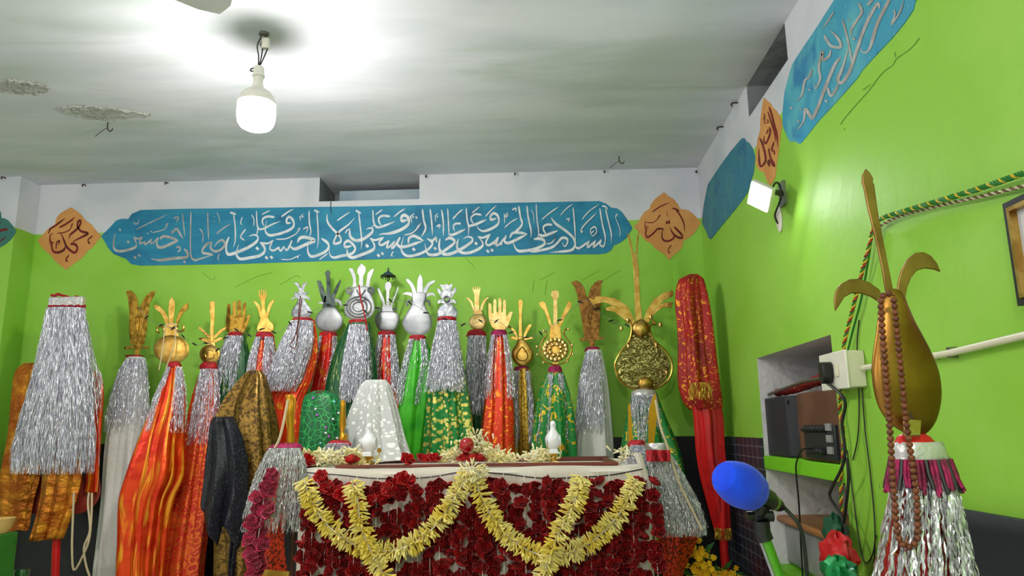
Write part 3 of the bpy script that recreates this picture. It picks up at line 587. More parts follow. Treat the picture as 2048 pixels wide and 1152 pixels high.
def rows_at(rows, n):
    "resample (y, xl, xr) rows to n+1 rows evenly in y, smoothly"
    ys = [r[0] for r in rows]; out = []
    P = smooth_path([(r[1], r[2], r[0]) for r in rows], 10) if len(rows) > 2 else [Vector((r[1], r[2], r[0])) for r in rows]
    py = [p.z for p in P]
    for i in range(n+1):
        y = ys[0]+(ys[-1]-ys[0])*i/n
        out.append((y, float(np.interp(y, py, [p.x for p in P])), float(np.interp(y, py, [p.y for p in P]))))
    return out
def drape(name, rows, Y, m, parent, ratio=.55, folds=7, amp=.14, seed=0, nu=96, nr=None, top=True, sharp=.5, base=None, label=None):
    "a cloth hanging round a pole: closed tube with folds that deepen downwards"
    rg = random.Random(seed*13+5); R = rows_at(rows, nr or max(14, int((rows[-1][0]-rows[0][0])/9))); N = len(R); vs = []; uv = []
    ph = [rg.uniform(0, 6.28) for _ in range(4)]; f2 = folds*2+1
    for i, (y, xl, xr) in enumerate(R):
        t = i/(N-1); a = at(xl, y, Y=Y); c = at(xr, y, Y=Y); ctr = (a+c)/2; hw = (c.x-a.x)/2
        for k in range(nu):
            th = 2*math.pi*k/nu; w_ = math.sin(folds*th+ph[0]+.5*math.sin(3*t+ph[1])); w_ = math.copysign(abs(w_)**sharp, w_)
            g = amp*1.4*min(1, .45+t*1.2)
            rr = 1+g*(w_*.75+.35*math.sin(f2*th+ph[2]+2*t))+.015*math.sin(9*t+5*th+ph[3])
            side = max(abs(math.cos(th))-.75, 0)/.25; rr = rr*(1-side*.7)+side*.7
            vs.append((ctr.x+hw*rr*math.cos(th), Y-hw*ratio*rr*math.sin(th)+.01*math.sin(4*t+ph[1]), ctr.z+.004*math.sin(folds*th+ph[0])*t))
    fs = []; circ = 1.7*math.pi*(1+ratio)*sum(r[2]-r[1] for r in R)/len(R)/2*(Y-CAM.y)/F; vk = (Y-CAM.y)/F
    for i in range(N-1):
        for k in range(nu):
            fs.append((i*nu+k, (i+1)*nu+k, (i+1)*nu+(k+1)%nu, i*nu+(k+1)%nu))
            u0, u1 = k/nu*circ, (k+1)/nu*circ; v0, v1 = R[i][0]*vk, R[i+1][0]*vk
            uv.append([(u0,v0),(u0,v1),(u1,v1),(u1,v0)])
    b = MB(); b.add(vs, fs, uv)
    if top: b.f.append(list(range(nu))); b.uv.append([(0,0)]*nu)
    return b.build(name, m, parent, base=base, label=label)
def sheet(name, rows, Y, m, parent, folds=4, depth=.05, seed=0, zig=(), nu=48, base=None, label=None, lean=0):
    "a hanging cloth seen from the front, open behind, with pleats; zig lowers its bottom edge in points"
    rg = random.Random(seed*17+1); R = rows_at(rows, max(14, int((rows[-1][0]-rows[0][0])/9))); N = len(R); vs = []; uv = []; vk = (Y-CAM.y)/F
    ph = rg.uniform(0, 6.28); ph2 = rg.uniform(0, 6.28)
    for i, (y, xl, xr) in enumerate(R):
        t = i/(N-1)
        for k in range(nu+1):
            q = k/nu; dz = float(np.interp(q, [z[0] for z in zig], [z[1] for z in zig]))*t*t if zig else 0
            tri = 2*abs(((q*folds+.12*math.sin(3*t+ph2)+ph) % 1)-.5)
            a = at(xl+(xr-xl)*q, y+dz, Y=Y)
            vs.append((a.x, Y-depth*(math.sqrt(max(0,1-(2*q-1)**2))*.35+(.3+.7*t)*.9*tri+.1*math.sin(9*q+7*t)), a.z))
    fs = []
    for i in range(N-1):
        for k in range(nu):
            fs.append((i*(nu+1)+k, (i+1)*(nu+1)+k, (i+1)*(nu+1)+k+1, i*(nu+1)+k+1))
            w_ = (R[i][2]-R[i][1])*vk*1.3; u0, u1 = k/nu*w_, (k+1)/nu*w_; v0, v1 = R[i][0]*vk, R[i+1][0]*vk
            uv.append([(u0,v0),(u0,v1),(u1,v1),(u1,v0)])
    b = MB(); b.add(vs, fs, uv); o = b.build(name, m, parent, base=base, label=label)
    sd = o.modifiers.new('thickness', 'SOLIDIFY'); sd.thickness = .004; sd.offset = 1
    return o
def tinsel(name, rows, Y, m, parent, n=None, depth=.5, seed=0, seg=26, wd=.0024, jit=1.0, short=.22, label=None, gap=0):
    "a fringe of thin crinkled foil strips hanging from the first row"
    rg = random.Random(seed*7+3); R = rows_at(rows, 30); mw = max(r[2]-r[1] for r in R)
    if n is None: n = int(mw*3.2)
    n = int(n*1.3)
    b = MB(); ys = [r[0] for r in R]
    for s in range(n):
        q = rg.random()
        if gap and abs(q-.5) < gap and rg.random() < .93: q = .5+math.copysign(gap+rg.random()*(.5-gap), q-.5)
        dd = math.sqrt(max(0, 1-(2*q-1)**2))*rg.choice((1,1,1,.8,.5,-.6)); ln = 1-short*rg.random()**1.6
        q2 = q+rg.gauss(0,.035); pl = []; ph = rg.uniform(0,6.28); tw = rg.uniform(-7,7)
        for i in range(seg+1):
            t = i/seg*ln; y = ys[0]+(ys[-1]-ys[0])*t
            xl = float(np.interp(y, ys, [r[1] for r in R])); xr = float(np.interp(y, ys, [r[2] for r in R]))
            qq = q+(q2-q)*t; x = xl+(xr-xl)*qq; a = at(x, y, Y=Y); hw = (xr-xl)/2*((Y-CAM.y)/F)
            pl.append(Vector((a.x+rg.gauss(0,.0014)*jit, Y-dd*hw*depth+rg.gauss(0,.002)*jit, a.z)))
        va = []
        for i, p in enumerate(pl):
            an = ph+tw*i/seg+rg.gauss(0,1.3); d = Vector((math.cos(an), math.sin(an), 0))*wd/2; va += [p-d, p+d]
        b.add(va, [(2*i, 2*i+1, 2*i+3, 2*i+2) for i in range(seg)])
    return b.build(name, m, parent, smooth=False, label=label)
def collar(rows, Y, m, parent, ratio=.7, name='collar', label=None):
    R = rows_at(rows, 4); vs = []; nu = 28; rg = random.Random(int(rows[0][1]))
    for i, (y, xl, xr) in enumerate(R):
        a = at(xl, y, Y=Y); c = at(xr, y, Y=Y); ctr = (a+c)/2; hw = (c.x-a.x)/2*(1.06 if i % 2 else 1)
        for k in range(nu):
            th = 2*math.pi*k/nu; j = 1+.05*rg.uniform(-1,1); vs.append((ctr.x+hw*j*math.cos(th), Y+hw*ratio*j*math.sin(th), ctr.z))
    N = len(R); b = MB()
    b.add(vs, [(i*nu+k, i*nu+(k+1)%nu, (i+1)*nu+(k+1)%nu, (i+1)*nu+k) for i in range(N-1) for k in range(nu)]+[tuple(range(nu)), tuple((N-1)*nu+k for k in range(nu))])
    return b.build(name, m, parent, label=label)
def ring_path(c, r, Y, n=16, sy=1): return [at(c[0]+r*math.cos(2*math.pi*k/n), c[1]+sy*r*math.sin(2*math.pi*k/n), Y=Y) for k in range(n+1)]
CR = {3:(200,540,3.2), 4:(380,500,4.1156), 5:(520,500,4.1136), 6:(900,540,4.4294), 7:(1120,440,2.8806)}
def px(c, p):
    if c is None: return p
    o = CR[c]; return (o[0]+p[0]/o[2], o[1]+p[1]/o[2])
def ell(cx, cy, rx, ry, n=32): return [(cx+rx*math.cos(2*math.pi*k/n), cy+ry*math.sin(2*math.pi*k/n)) for k in range(n)]
GROUP = 'processional standards ranged along the back wall'
def standard(label, Y, crop, m, plates=(), domes=(), tubes=(), col=None, colm='red_band', cl=None, clm=None, ti=None, tin=None, tseed=1, folds=7, amp=.14, polem='wood_pole', tm='tinsel', bladem=None, ratio=.55, tdepth=.6, tY=-.02, extra=None, group=GROUP, th=.004, gap=0):
    """one standard: pole, metal finial with its blades, braid collar, hanging cloth and tinsel"""
    W = lambda p: at(*px(crop, p), Y=Y)
    fx = col[0] if col else ti[0]; cx = (fx[1]+fx[2])/2; top = at(cx, fx[0], Y=Y)
    t = thing('processional_standard', (top.x, Y, 0), label, 'standard', group)
    b = MB(); b.tube([(top.x,Y,0),(top.x,Y,top.z-.012)], .012, 10); b.build('pole', M[polem], t)
    if domes:
        b = MB()
        for poly, bulge in domes:
            pts = [W(p) for p in smooth_poly(poly)]
            b.dome(pts, bulge*.4)
        b.build('finial_plate', M[m], t)
    if tubes:
        for pts, r in tubes:
            b = MB(); b.tube([W(p)+Vector((0,-.008,0)) for p in spline2(pts, 5)], r, 6)
            b.build('rim' if len(pts) > 11 else 'curl', M[m], t)
    for i, poly in enumerate(plates):
        b = MB(); b.plate([W(p)+Vector((0,.0013*(i%3-1),0)) for p in poly], th); b.build('blade', M[(bladem or {}).get(i, m)], t, bevel=.0012)
    if col: collar(col, Y, M[colm], t)
    if cl: drape('cloth', cl, Y, M[clm], t, ratio, folds, amp, tseed)
    if ti: tinsel('tinsel_fringe', ti, Y+tY, M[tm], t, tin, tdepth, tseed, gap=gap)
    if extra: extra(t, W, Y)
    return t
def smooth_poly(poly):
    return round_poly(poly, 3) if len(poly) < 24 else poly
# ---------------------------------------------------------------- the standards, left to right
def cord_loop(label, pts, Y, r=.0028, m='thread', name='prayer_cord', cat='cord'):
    P = smooth_path([at(x, y, Y=Y) for x, y in pts], 6); b = MB(); b.tube(P, r, 6)
    o = b.build(name, M[m], None, base=P[0]); return tag(o, label, cat)
# 0 big tinsel bundle at far left
Y0 = -.42
t0 = thing('processional_standard', (at(130,600,Y=Y0).x, Y0, 0), 'wide silver tinsel curtain on a covered standard at far left, copper foil cloth below', 'standard', GROUP)
b = MB(); p0, p1 = at(110,1160,Y=Y0), at(132,596,Y=Y0); b.tube([Vector((p0.x-.06,Y0,0)), p0, p1], .02, 12); b.build('pole', M['red_pole'], t0)
b = MB(); A, Bq = at(100,607,Y=Y0), at(168,607,Y=Y0)
b.box((A+Bq)/2+Vector((0,0,.005)), ((Bq.x-A.x)/2,.02,.032)); b.build('silver_band', M['silver_band'], t0, bevel=.006)
b = MB(); P = [at(103+i*6.2, 590+2*math.sin(i*2.1)+(0 if i < 5 else 5), Y=Y0-.01) for i in range(11)]; b.tube(smooth_path(P,3), .008, 6)
P = [at(97+i*7.4, 612+1.5*math.sin(i*3), Y=Y0-.02) for i in range(11)]; b.tube(smooth_path(P,3), .006, 6)
for i in range(16): q = at(96+i*4.9, 614, Y=Y0-.02); b.tube([q, q+Vector((0,0,-.02)), q+Vector((.003,-.004,-.038))], .006, 5)
b.build('red_braid', M['red_band'], t0)
drape('cloth', [(726,48,86),(745,30,92),(800,24,96),(870,18,92),(950,2,80),(1000,0,66),(1061,-4,54)], Y0+.07, M['c_copper'], t0, .25, 5, .12, 3, label='copper foil cloth behind the tinsel')
sheet('hanging_strip', [(900,90,166),(960,86,163),(1020,76,150),(1078,62,130)], Y0-.02, M['c_copper'], t0, 3, .03, 4, ((0,4),(1,-2)), label='copper foil strip hanging below the tinsel')
drape('cloth', [(742,180,196),(775,176,206),(850,170,205),(950,175,200),(985,170,196)], Y0+.1, M['c_orange'], t0, .4, 4, .1, 5)
drape('under_cloth', [(952,50,196),(985,50,198),(1010,52,190),(1026,58,168)], Y0+.12, mat('dull_orange_cloth', S(150,44,26), .6, col2=S(110,30,20), scale=5), t0, .12, 4, .1, 81, label='dull orange cloth slung behind the copper strip')
tinsel('tinsel_fringe', [(616,94,170),(700,78,178),(780,60,186),(850,42,190),(900,32,190),(948,30,186)], Y0-.05, M['tinsel'], t0, 640, .35, 2, 34, short=.12)
tinsel('side_tinsel', [(640,168,174),(720,172,192),(760,172,206),(830,170,202)], Y0-.02, M['tinsel_grey'], t0, 60, .3, 9, 20)

SW = [(165,135),(200,130),(232,160),(244,200),(248,236),(252,240),(262,225),(285,178),(318,142),(360,132),(345,168),(318,220),(308,290),(300,390),(285,468),(258,492),(228,492),(195,470),(188,400),(188,260),(182,190),(172,155)]
standard('brass double bladed sword standard with white cloth, second from left end', -0.20, 3, 'brass_dark', [SW, [(155,490),(190,486),(310,488),(312,502),(190,506),(155,508)], [(222,488),(262,488),(250,545),(222,545)]],
 tubes=[([(243,392),(238,340),(244,300),(249,340),(243,392)], .004)],
 col=[(711,250,286),(716,256,282),(722,249,288)], cl=[(714,257,286),(750,240,294),(800,232,297),(880,216,292),(1000,206,272),(1100,194,262),(1152,188,258),(1300,178,250)], clm='c_white', ti=[(716,255,290),(745,238,296),(800,222,299),(866,211,294)], tin=170, tseed=11, folds=6)
standard('round brass standard with three short blades and orange satin cloth at left', -0.40, 3, 'brass', [[(345,225),(360,221),(385,232),(420,270),(436,305),(440,345),(420,345),(412,320),(392,280),(365,258),(350,248)], [(460,170),(478,200),(480,230),(474,290),(470,345),(442,345),(440,290),(438,235),(442,200)], [(565,207),(566,246),(535,275),(512,310),(502,345),(484,345),(492,300),(510,258),(535,225)], [(425,342),(495,342),(500,400),(510,425),(405,425),(418,395)]],
 [(ell(457,508,113,93), .022)], [([(392+22*math.cos(a*.5+2), 383+22*math.sin(a*.5+2)) for a in range(11)], .006), ([(518+22*math.cos(a*.5-1), 373+22*math.sin(a*.5-1)) for a in range(11)], .006)],
 col=[(724,338,358),(732,334,362),(738,338,358)], cl=[(732,336,362),(770,322,368),(815,306,371),(880,282,366),(950,260,366),(1000,246,345),(1080,240,330),(1152,235,322),(1300,228,316)], clm='c_orange', ti=[(734,335,364),(780,315,371),(866,286,372)], tin=120, tseed=12, gap=0.20, folds=5, amp=.2, bladem={2:'brass_dark'})
standard('small brass bowl standard with thin arms above red gold brocade cloth', -0.26, 3, 'brass', [[(703,205),(720,196),(736,206),(735,290),(728,400),(728,460),(706,460),(706,400),(710,300),(704,280)], [(622,370),(640,362),(672,390),(706,425),(704,442),(690,434),(645,388)], [(806,362),(804,378),(765,412),(735,440),(722,442),(726,425),(770,380)], [(625,440),(655,430),(690,440),(698,462),(680,462),(650,450)], [(797,435),(768,430),(735,445),(728,462),(745,464),(770,450)], [(690,440),(732,440),(738,490),(684,490)]],
 [(ell(703,540,66,60), .02)], [([p for p in ell(708,542,30,28,12)]+[(738,542)], .0035)],
 col=[(725,406,430),(733,400,434),(742,404,432)], cl=[(734,404,432),(790,386,438),(850,374,436),(920,362,428),(1000,348,420),(1080,332,412),(1152,322,404),(1300,312,398)], clm='c_red', ti=[(738,402,434),(800,388,440),(890,372,436)], tin=110, tseed=13, folds=6)
HAND = [(805,385),(805,330),(811,290),(814,225),(820,216),(831,217),(836,226),(836,288),(848,290),(850,208),(858,198),(869,204),(872,216),(872,290),(879,290),(880,202),(888,192),(900,196),(904,210),(905,295),(912,297),(915,215),(925,206),(936,216),(932,300),(932,330),(940,296),(952,286),(966,290),(958,312),(945,355),(930,388),(912,406),(870,412),(826,402)]
standard('brass open hand standard with green cloth, left of the bronze draped stand', -0.14, 3, 'brass_dark', [HAND], col=[(664,462,482),(670,456,488),(676,460,484)], cl=[(668,458,488),(720,440,500),(790,428,500),(860,424,490),(1000,424,486)], clm='c_greendk', ti=[(672,454,486),(720,436,488),(770,428,486),(830,420,476)], tin=190, tseed=14)
FORK = [(1005,380),(1010,350),(1025,325),(1032,280),(1035,245),(1030,195),(1018,172),(1017,128),(1023,127),(1026,160),(1031,160),(1032,122),(1038,122),(1040,160),(1045,160),(1046,122),(1052,122),(1054,160),(1059,160),(1062,126),(1068,127),(1067,172),(1057,195),(1056,245),(1070,290),(1085,325),(1108,345),(1115,372),(1104,396),(1060,405),(1018,398)]
standard('slim brass fork tipped standard with red and silver tinsel above the bronze drape', -0.27, 3, 'brass', [FORK, [(978,198),(998,200),(1020,220),(1032,255),(1036,300),(1024,300),(1012,250),(995,222)], [(1122,187),(1105,192),(1085,208),(1070,245),(1062,300),(1076,300),(1090,250),(1104,220)]], col=[(664,514,540),(672,512,548),(680,516,544)], cl=[(670,514,546),(720,502,552),(790,496,556),(870,500,560),(1000,500,560)], clm='c_red', ti=[(674,512,546),(720,498,552),(800,486,552)], tin=150, tseed=15, gap=0.12)
standard('small silver leaf topped standard with a thick leaning tinsel bundle and orange cloth', -0.38, 4, 'silver_hammered', [[(850,268),(893,268),(912,318),(930,274),(972,264),(946,300),(938,350),(962,343),(972,354),(955,376),(992,393),(992,416),(962,402),(940,406),(890,406),(870,397),(838,416),(838,396),(868,382),(855,366),(862,345),(892,350),(896,330),(880,296)]],
 [([(835,520),(850,475),(875,445),(895,402),(935,402),(960,440),(988,475),(1000,515),(984,548),(945,565),(890,563),(850,550)], .014)],
 col=[(636,588,622),(641,584,626),(647,582,624)], cl=[(640,592,628),(700,582,634),(760,562,622),(800,536,606),(850,534,600),(920,536,596),(1000,536,590)], clm='c_redorange', ti=[(642,583,626),(690,560,626),(740,543,612),(784,532,592)], tin=330, tseed=16, tdepth=.7, tY=-.05)
standard('dull silver disc standard with three dark knife blades and flame red cloth', -0.13, 5, 'silver', [[(468,252),(500,254),(528,320),(548,385),(540,440),(515,430),(492,350)], [(533,188),(552,165),(572,168),(582,188),(575,205),(580,290),(586,380),(545,380),(548,290),(542,212)], [(662,240),(666,265),(640,330),(612,400),(590,420),(592,375),(625,295)], [(530,378),(606,372),(618,430),(622,478),(512,478),(524,430)], [(480,432),(520,420),(530,445),(488,446)], [(608,405),(640,400),(672,425),(676,458),(660,462),(645,428),(612,436)]],
 [([(455,592),(468,535),(510,487),(535,470),(608,470),(640,500),(675,550),(680,600),(655,645),(602,675),(540,673),(478,645)], .02)],
 col=[(664,642,670),(669,640,674),(675,642,672)], cl=[(668,640,673),(720,634,670),(780,622,660),(840,618,655),(930,618,655)], clm='c_flame', ti=[(672,640,674),(720,628,672),(782,612,660)], tin=70, tseed=17, gap=0.30, bladem={0:'steel_dark',1:'steel_dark',2:'steel_dark',3:'steel_dark'}, folds=4)
def spiral(cx, cy, r0, r1, a0, turns, n=18): return [(cx+(r0+(r1-r0)*i/n)*math.cos(a0+turns*6.283*i/n), cy+(r0+(r1-r0)*i/n)*math.sin(a0+turns*6.283*i/n)) for i in range(n+1)]
standard('tallest ornate silver standard with curled sides, dark green cloth behind its tinsel', -0.28, 5, 'silver', [[(727,150),(765,152),(785,200),(797,300),(762,310),(765,240),(748,190)], [(800,155),(835,108),(872,146),(870,180),(850,215),(852,330),(814,330),(816,215),(798,184)], [(940,155),(916,158),(886,190),(868,300),(902,310),(908,240),(926,200)]],
 [([(695,500),(703,435),(740,385),(755,325),(800,300),(870,300),(912,325),(922,385),(938,440),(940,495),(915,545),(865,572),(765,572),(712,545)], .016)],
 [(ell(818,470,100,82,16)+[(918,470)], .006), (ell(812,470,72,60,14)+[(884,470)], .005), (ell(812,470,45,38,12)+[(857,470)], .004), (spiral(745,335,30,8,1.5,1.3), .007), (spiral(912,335,30,8,1.6,-1.3), .007), ([(800,330),(830,380),(870,330)], .005), ([(790,400),(830,430),(880,400)], .005)],
 col=[(640,700,732),(647,697,736),(655,700,735)], colm='red_band', cl=[(646,698,740),(690,676,748),(760,656,752),(850,644,750),(1000,640,748)], clm='c_greendk', ti=[(650,700,735),(700,690,740),(760,682,742),(806,680,738)], tin=260, tseed=18, tdepth=.8, tY=-.06)
def parasol(t, W, Y):
    a, rim = W((1055,168)), [W((1000,212)), W((1115,212))]; r = (rim[1].x-rim[0].x)/2; h = a.z-rim[0].z; c = Vector((a.x, Y, rim[0].z))
    b = MB(); b.lathe([(0,h),(.2*r,h*.78),(.6*r,h*.45),(r,0),(r*.97,-.004),(.6*r,h*.38),(0,h*.9)], c, 20); b.lathe([(0,h+.02),(.006,h+.01),(.006,h-.01),(0,h-.01)], c, 8)
    b.tube([c+Vector((0,0,h)), W((1053,265))], .004, 6)
    for k in range(12): an = k*.5236; p = c+Vector((r*math.cos(an), r*math.sin(an), 0)); b.tube([p, p-Vector((0,0,.018))], .003, 5)
    b.build('parasol', M['steel_dark'], t)
standard('silver disc standard topped by a tiny metal parasol, orange cloth below', -0.14, 5, 'silver', [[(1030,275),(1055,258),(1082,275),(1082,310),(1066,338),(1066,460),(1040,460),(1040,338),(1028,310)], [(960,310),(980,312),(1020,400),(1040,470),(1016,465),(975,350)], [(1133,296),(1142,312),(1112,400),(1086,468),(1072,460),(1108,370)], [(1010,455),(1085,455),(1100,515),(1000,515)]],
 [([(945,580),(955,530),(985,508),(1045,500),(1108,508),(1138,532),(1146,580),(1125,635),(1090,664),(1000,664),(965,635)], .02)], [(ring_px2, .005) for ring_px2 in (spiral(990,495,17,9,2.6,.8), spiral(1107,492,17,9,.5,-.8))],
 col=[(663,758,788),(668,756,792),(674,758,790)], cl=[(668,760,790),(720,752,796),(800,754,802),(880,760,806),(1000,760,806)], clm='c_flame', ti=[(670,757,791),(720,748,796),(788,742,802)], tin=150, tseed=19, gap=0.24, extra=parasol, folds=4)
standard('large plain silver gourd standard with leaf blades and bright green cloth', -0.27, 5, 'silver', [[(1200,236),(1226,238),(1258,275),(1280,320),(1292,375),(1262,375),(1248,325),(1232,288),(1205,258)], [(1320,196),(1340,238),(1342,330),(1340,390),(1288,390),(1290,330),(1296,240)], [(1448,250),(1435,268),(1395,296),(1372,350),(1360,385),(1336,385),(1345,320),(1382,268),(1420,250)], [(1163,368),(1205,345),(1245,350),(1275,385),(1262,398),(1232,376),(1200,368)], [(1448,388),(1430,352),(1390,348),(1350,382),(1362,396),(1395,376),(1420,372)]],
 [([(1172,605),(1182,560),(1215,505),(1242,455),(1250,400),(1252,355),(1310,345),(1368,355),(1366,400),(1358,440),(1375,490),(1405,545),(1414,605),(1398,658),(1345,700),(1300,707),(1245,700),(1195,660)], .018)],
 [(spiral(1240,440,30,22,2.4,.4,8), .008), (spiral(1368,440,30,22,.7,-.4,8), .008)],
 col=[(671,822,848),(676,818,852),(682,820,850)], cl=[(674,820,850),(720,808,866),(790,800,866),(860,798,856),(925,798,846),(1000,798,842)], clm='c_green', ti=[(678,819,851),(730,804,860),(812,786,846)], tin=90, tseed=20, gap=0.20, folds=5)
standard('tulip shaped silver standard with wide tinsel over green gold speckled cloth', -0.40, 5, 'silver_hammered', [[(1474,278),(1505,288),(1532,280),(1560,288),(1590,275),(1575,320),(1568,400),(1498,400),(1502,330)], [(1453,312),(1476,318),(1508,355),(1512,400),(1492,395),(1464,345)], [(1614,303),(1618,330),(1582,390),(1560,400),(1560,360),(1590,318)], [(1458,445),(1468,412),(1500,402),(1535,420),(1572,403),(1606,412),(1622,445),(1590,436),(1535,452),(1490,436)]],
 [([(1458,535),(1466,490),(1498,450),(1540,438),(1582,450),(1616,485),(1626,530),(1608,558),(1540,562),(1474,560)], .014)], [(ell(1536,405,22,22,10)+[(1558,405)], .005)],
 col=[(634,878,908),(638,875,912),(643,876,911)], cl=[(640,878,910),(720,864,926),(780,858,936),(850,852,944),(925,848,950),(1020,848,950)], clm='c_greengold', ti=[(642,876,912),(690,866,920),(740,858,926),(786,850,930)], tin=330, tseed=21, tdepth=.75, tY=-.06)
H2 = [(200,182),(203,150),(209,150),(212,175),(218,175),(221,144),(228,144),(231,173),(237,173),(241,142),(248,143),(250,174),(256,174),(262,148),(269,150),(270,185),(262,215),(258,290),(262,350),(285,375),(290,390),(205,390),(210,375),(218,350),(215,215)]
standard('small brass disc standard topped by a tiny hand, right of the tulip shaped silver one', -0.13, 6, 'brass_light', [H2, [(140,248),(162,244),(195,275),(216,330),(222,365),(204,365),(188,310),(165,270)], [(350,241),(325,243),(292,272),(268,330),(264,365),(282,365),(298,310),(325,265)]],
 [(ell(248,460,78,74), .016)], col=[(660,940,966),(666,935,972),(674,934,972)], cl=[(668,938,970),(760,930,976),(850,934,972),(930,940,970),(1020,940,970)], clm='c_greendk', ti=[(672,936,972),(760,930,976),(832,928,978)], tin=190, tseed=22)
H3 = [(347,450),(338,380),(340,300),(348,290),(360,293),(367,304),(372,380),(384,384),(384,270),(392,258),(406,260),(412,272),(415,374),(428,374),(428,256),(438,247),(452,252),(457,264),(458,374),(468,374),(469,270),(480,262),(494,268),(497,282),(498,395),(508,410),(514,382),(532,368),(560,372),(548,395),(535,450),(510,505),(470,540),(420,540),(372,508)]
standard('pale brass open hand standard over orange satin cloth', -0.26, 6, 'brass_light', [H3], col=[(660,988,1010),(666,982,1014),(674,984,1013)], colm='magenta_band', cl=[(666,984,1014),(740,976,1020),(820,968,1026),(880,962,1027),(930,960,1028),(1020,960,1028)], clm='c_redorange', ti=[(670,982,1014),(740,972,1026),(800,968,1030)], tin=80, tseed=23, gap=0.26, folds=5)
standard('brass spoon shaped standard with a long centre blade and gold brocade cloth', -0.13, 6, 'brass', [[(603,282),(612,268),(624,262),(638,268),(645,284),(640,360),(636,420),(640,620),(608,620),(612,420),(608,350)], [(498,496),(525,490),(560,515),(590,555),(606,610),(590,612),(572,570),(545,530)], [(728,484),(700,480),(672,520),(652,570),(650,612),(664,605),(682,560),(708,520)], [(522,602),(555,586),(600,605),(602,625),(570,618)], [(748,606),(712,588),(660,605),(655,625),(690,618)]],
 [([(545,745),(556,700),(588,655),(608,612),(640,605),(658,614),(692,655),(732,715),(740,760),(716,812),(668,848),(640,852),(608,846),(562,805)], .018)], [([(640,680),(600,730),(592,765),(610,795),(645,805),(680,790),(690,755),(670,720),(640,680)], .004)],
 col=[(733,1032,1054),(738,1028,1060),(744,1029,1060)], colm='magenta_band', cl=[(738,1030,1060),(790,1026,1066),(860,1024,1070),(930,1026,1070),(1020,1026,1070)], clm='c_gold', ti=[(742,1029,1060),(800,1024,1068),(900,1022,1074)], tin=80, tseed=24, gap=0.22, folds=4)
def filigree(t, W, Y):
    b = MB()
    for k in range(16):
        b = MB(); a = k*math.pi/8; p = W((935+95*math.cos(a), 708+88*math.sin(a))); b.lathe([(0,.014),(.011,.009),(.013,0),(.011,-.009),(0,-.014)], p+Vector((0,-.012,0)), 8); b.build('boss', M['brass_light'], t)
    for k in range(8):
        b = MB(); a = k*math.pi/4+.3; p = W((935+52*math.cos(a), 708+50*math.sin(a))); b.lathe([(0,.012),(.012,.006),(.012,-.006),(0,-.012)], p+Vector((0,-.018,0)), 8); b.build('boss', M['brass_light'], t)
    for q in [(770,680),(775,748),(828,820),(1040,810),(1088,745),(1082,665),(1048,525),(832,540)]:
        b = MB(); b.lathe([(0,.009),(.007,.005),(.007,-.005),(0,-.009)], W(q)+Vector((0,-.008,0)), 8); b.build('boss', M['brass_light'], t)
standard('ornate brass rosette standard in a lyre frame, cup topped arms, green gold cloth', -0.26, 6, 'brass', [[(894,228),(900,190),(930,176),(962,190),(968,228),(950,258),(950,500),(914,500),(916,258)], [(788,292),(815,275),(845,290),(858,330),(880,400),(905,500),(885,500),(850,400),(835,360),(800,330)], [(1050,275),(1078,292),(1068,340),(1025,410),(978,505),(958,500),(975,440),(1018,340)], [(890,480),(975,480),(988,610),(878,610)], [(905,815),(962,815),(948,870),(922,870)]],
 [(ell(935,705,118,108), .02)], [([(835,535),(856,560),(848,590),(815,640),(797,700),(812,765),(860,820),(935,842),(1010,820),(1060,765),(1078,700),(1058,640),(1020,590),(1008,555),(1022,530),(1048,528)], .005)],
 col=[(732,1100,1120),(740,1096,1124),(752,1096,1126)], colm='magenta_band', cl=[(745,1094,1126),(780,1080,1138),(840,1070,1148),(930,1062,1154),(1020,1062,1154)], clm='c_greenbig', ti=[(748,1096,1126),(800,1084,1134),(886,1072,1140)], tin=130, tseed=25, gap=0.16, extra=filigree, bladem={0:'brass_light'})
SW2 = [(1072,112),(1095,98),(1125,94),(1160,116),(1190,160),(1204,215),(1212,240),(1226,240),(1234,200),(1252,150),(1282,110),(1318,92),(1358,95),(1342,130),(1334,190),(1336,280),(1330,420),(1318,606),(1188,606),(1172,470),(1150,350),(1128,230),(1106,155)]
standard('brown brass double bladed sword standard with white veil cloth at right', -0.13, 6, 'brass_brown', [SW2, [(1150,606),(1180,600),(1362,592),(1362,614),(1180,630),(1150,630)], [(1222,628),(1292,625),(1282,660),(1288,700),(1228,700),(1236,660)]], tubes=[([(1232,350),(1246,400),(1238,470),(1224,440),(1222,385),(1232,350)], .004)],
 col=[(694,1174,1196),(699,1170,1200),(706,1172,1200)], colm='magenta_band', cl=[(700,1172,1202),(760,1160,1214),(850,1150,1222),(925,1142,1226),(1020,1140,1226)], clm='c_white', ti=[(704,1171,1200),(760,1158,1208),(868,1148,1214)], tin=170, tseed=26, folds=6)
def gourd_extra(t, W, Y):
    b = MB(); b.dome([W(p)+Vector((0,-.02,0)) for p in round_poly([(412,640),(420,600),(440,585),(465,575),(495,590),(510,615),(508,650),(480,672),(465,685),(445,672)], 3)], .018); b.build('medallion', M['brass'], t)
    b = MB(); b.dome([W(p)+Vector((0,-.022,0)) for p in round_poly([(448,945),(460,915),(490,905),(520,918),(535,945),(520,972),(465,972)], 3)], .014); b.build('foot_shield', M['brass'], t)
    for q in ((388,580),(520,560),(352,628),(575,606),(392,730),(552,722),(345,880),(612,880)):
        b = MB(); b.lathe([(0,.016),(.01,.01),(.012,0),(.008,-.012),(0,-.016)], W(q)+Vector((0,-.012,0)), 8); b.build('rim_knob', M['brass_light'], t)
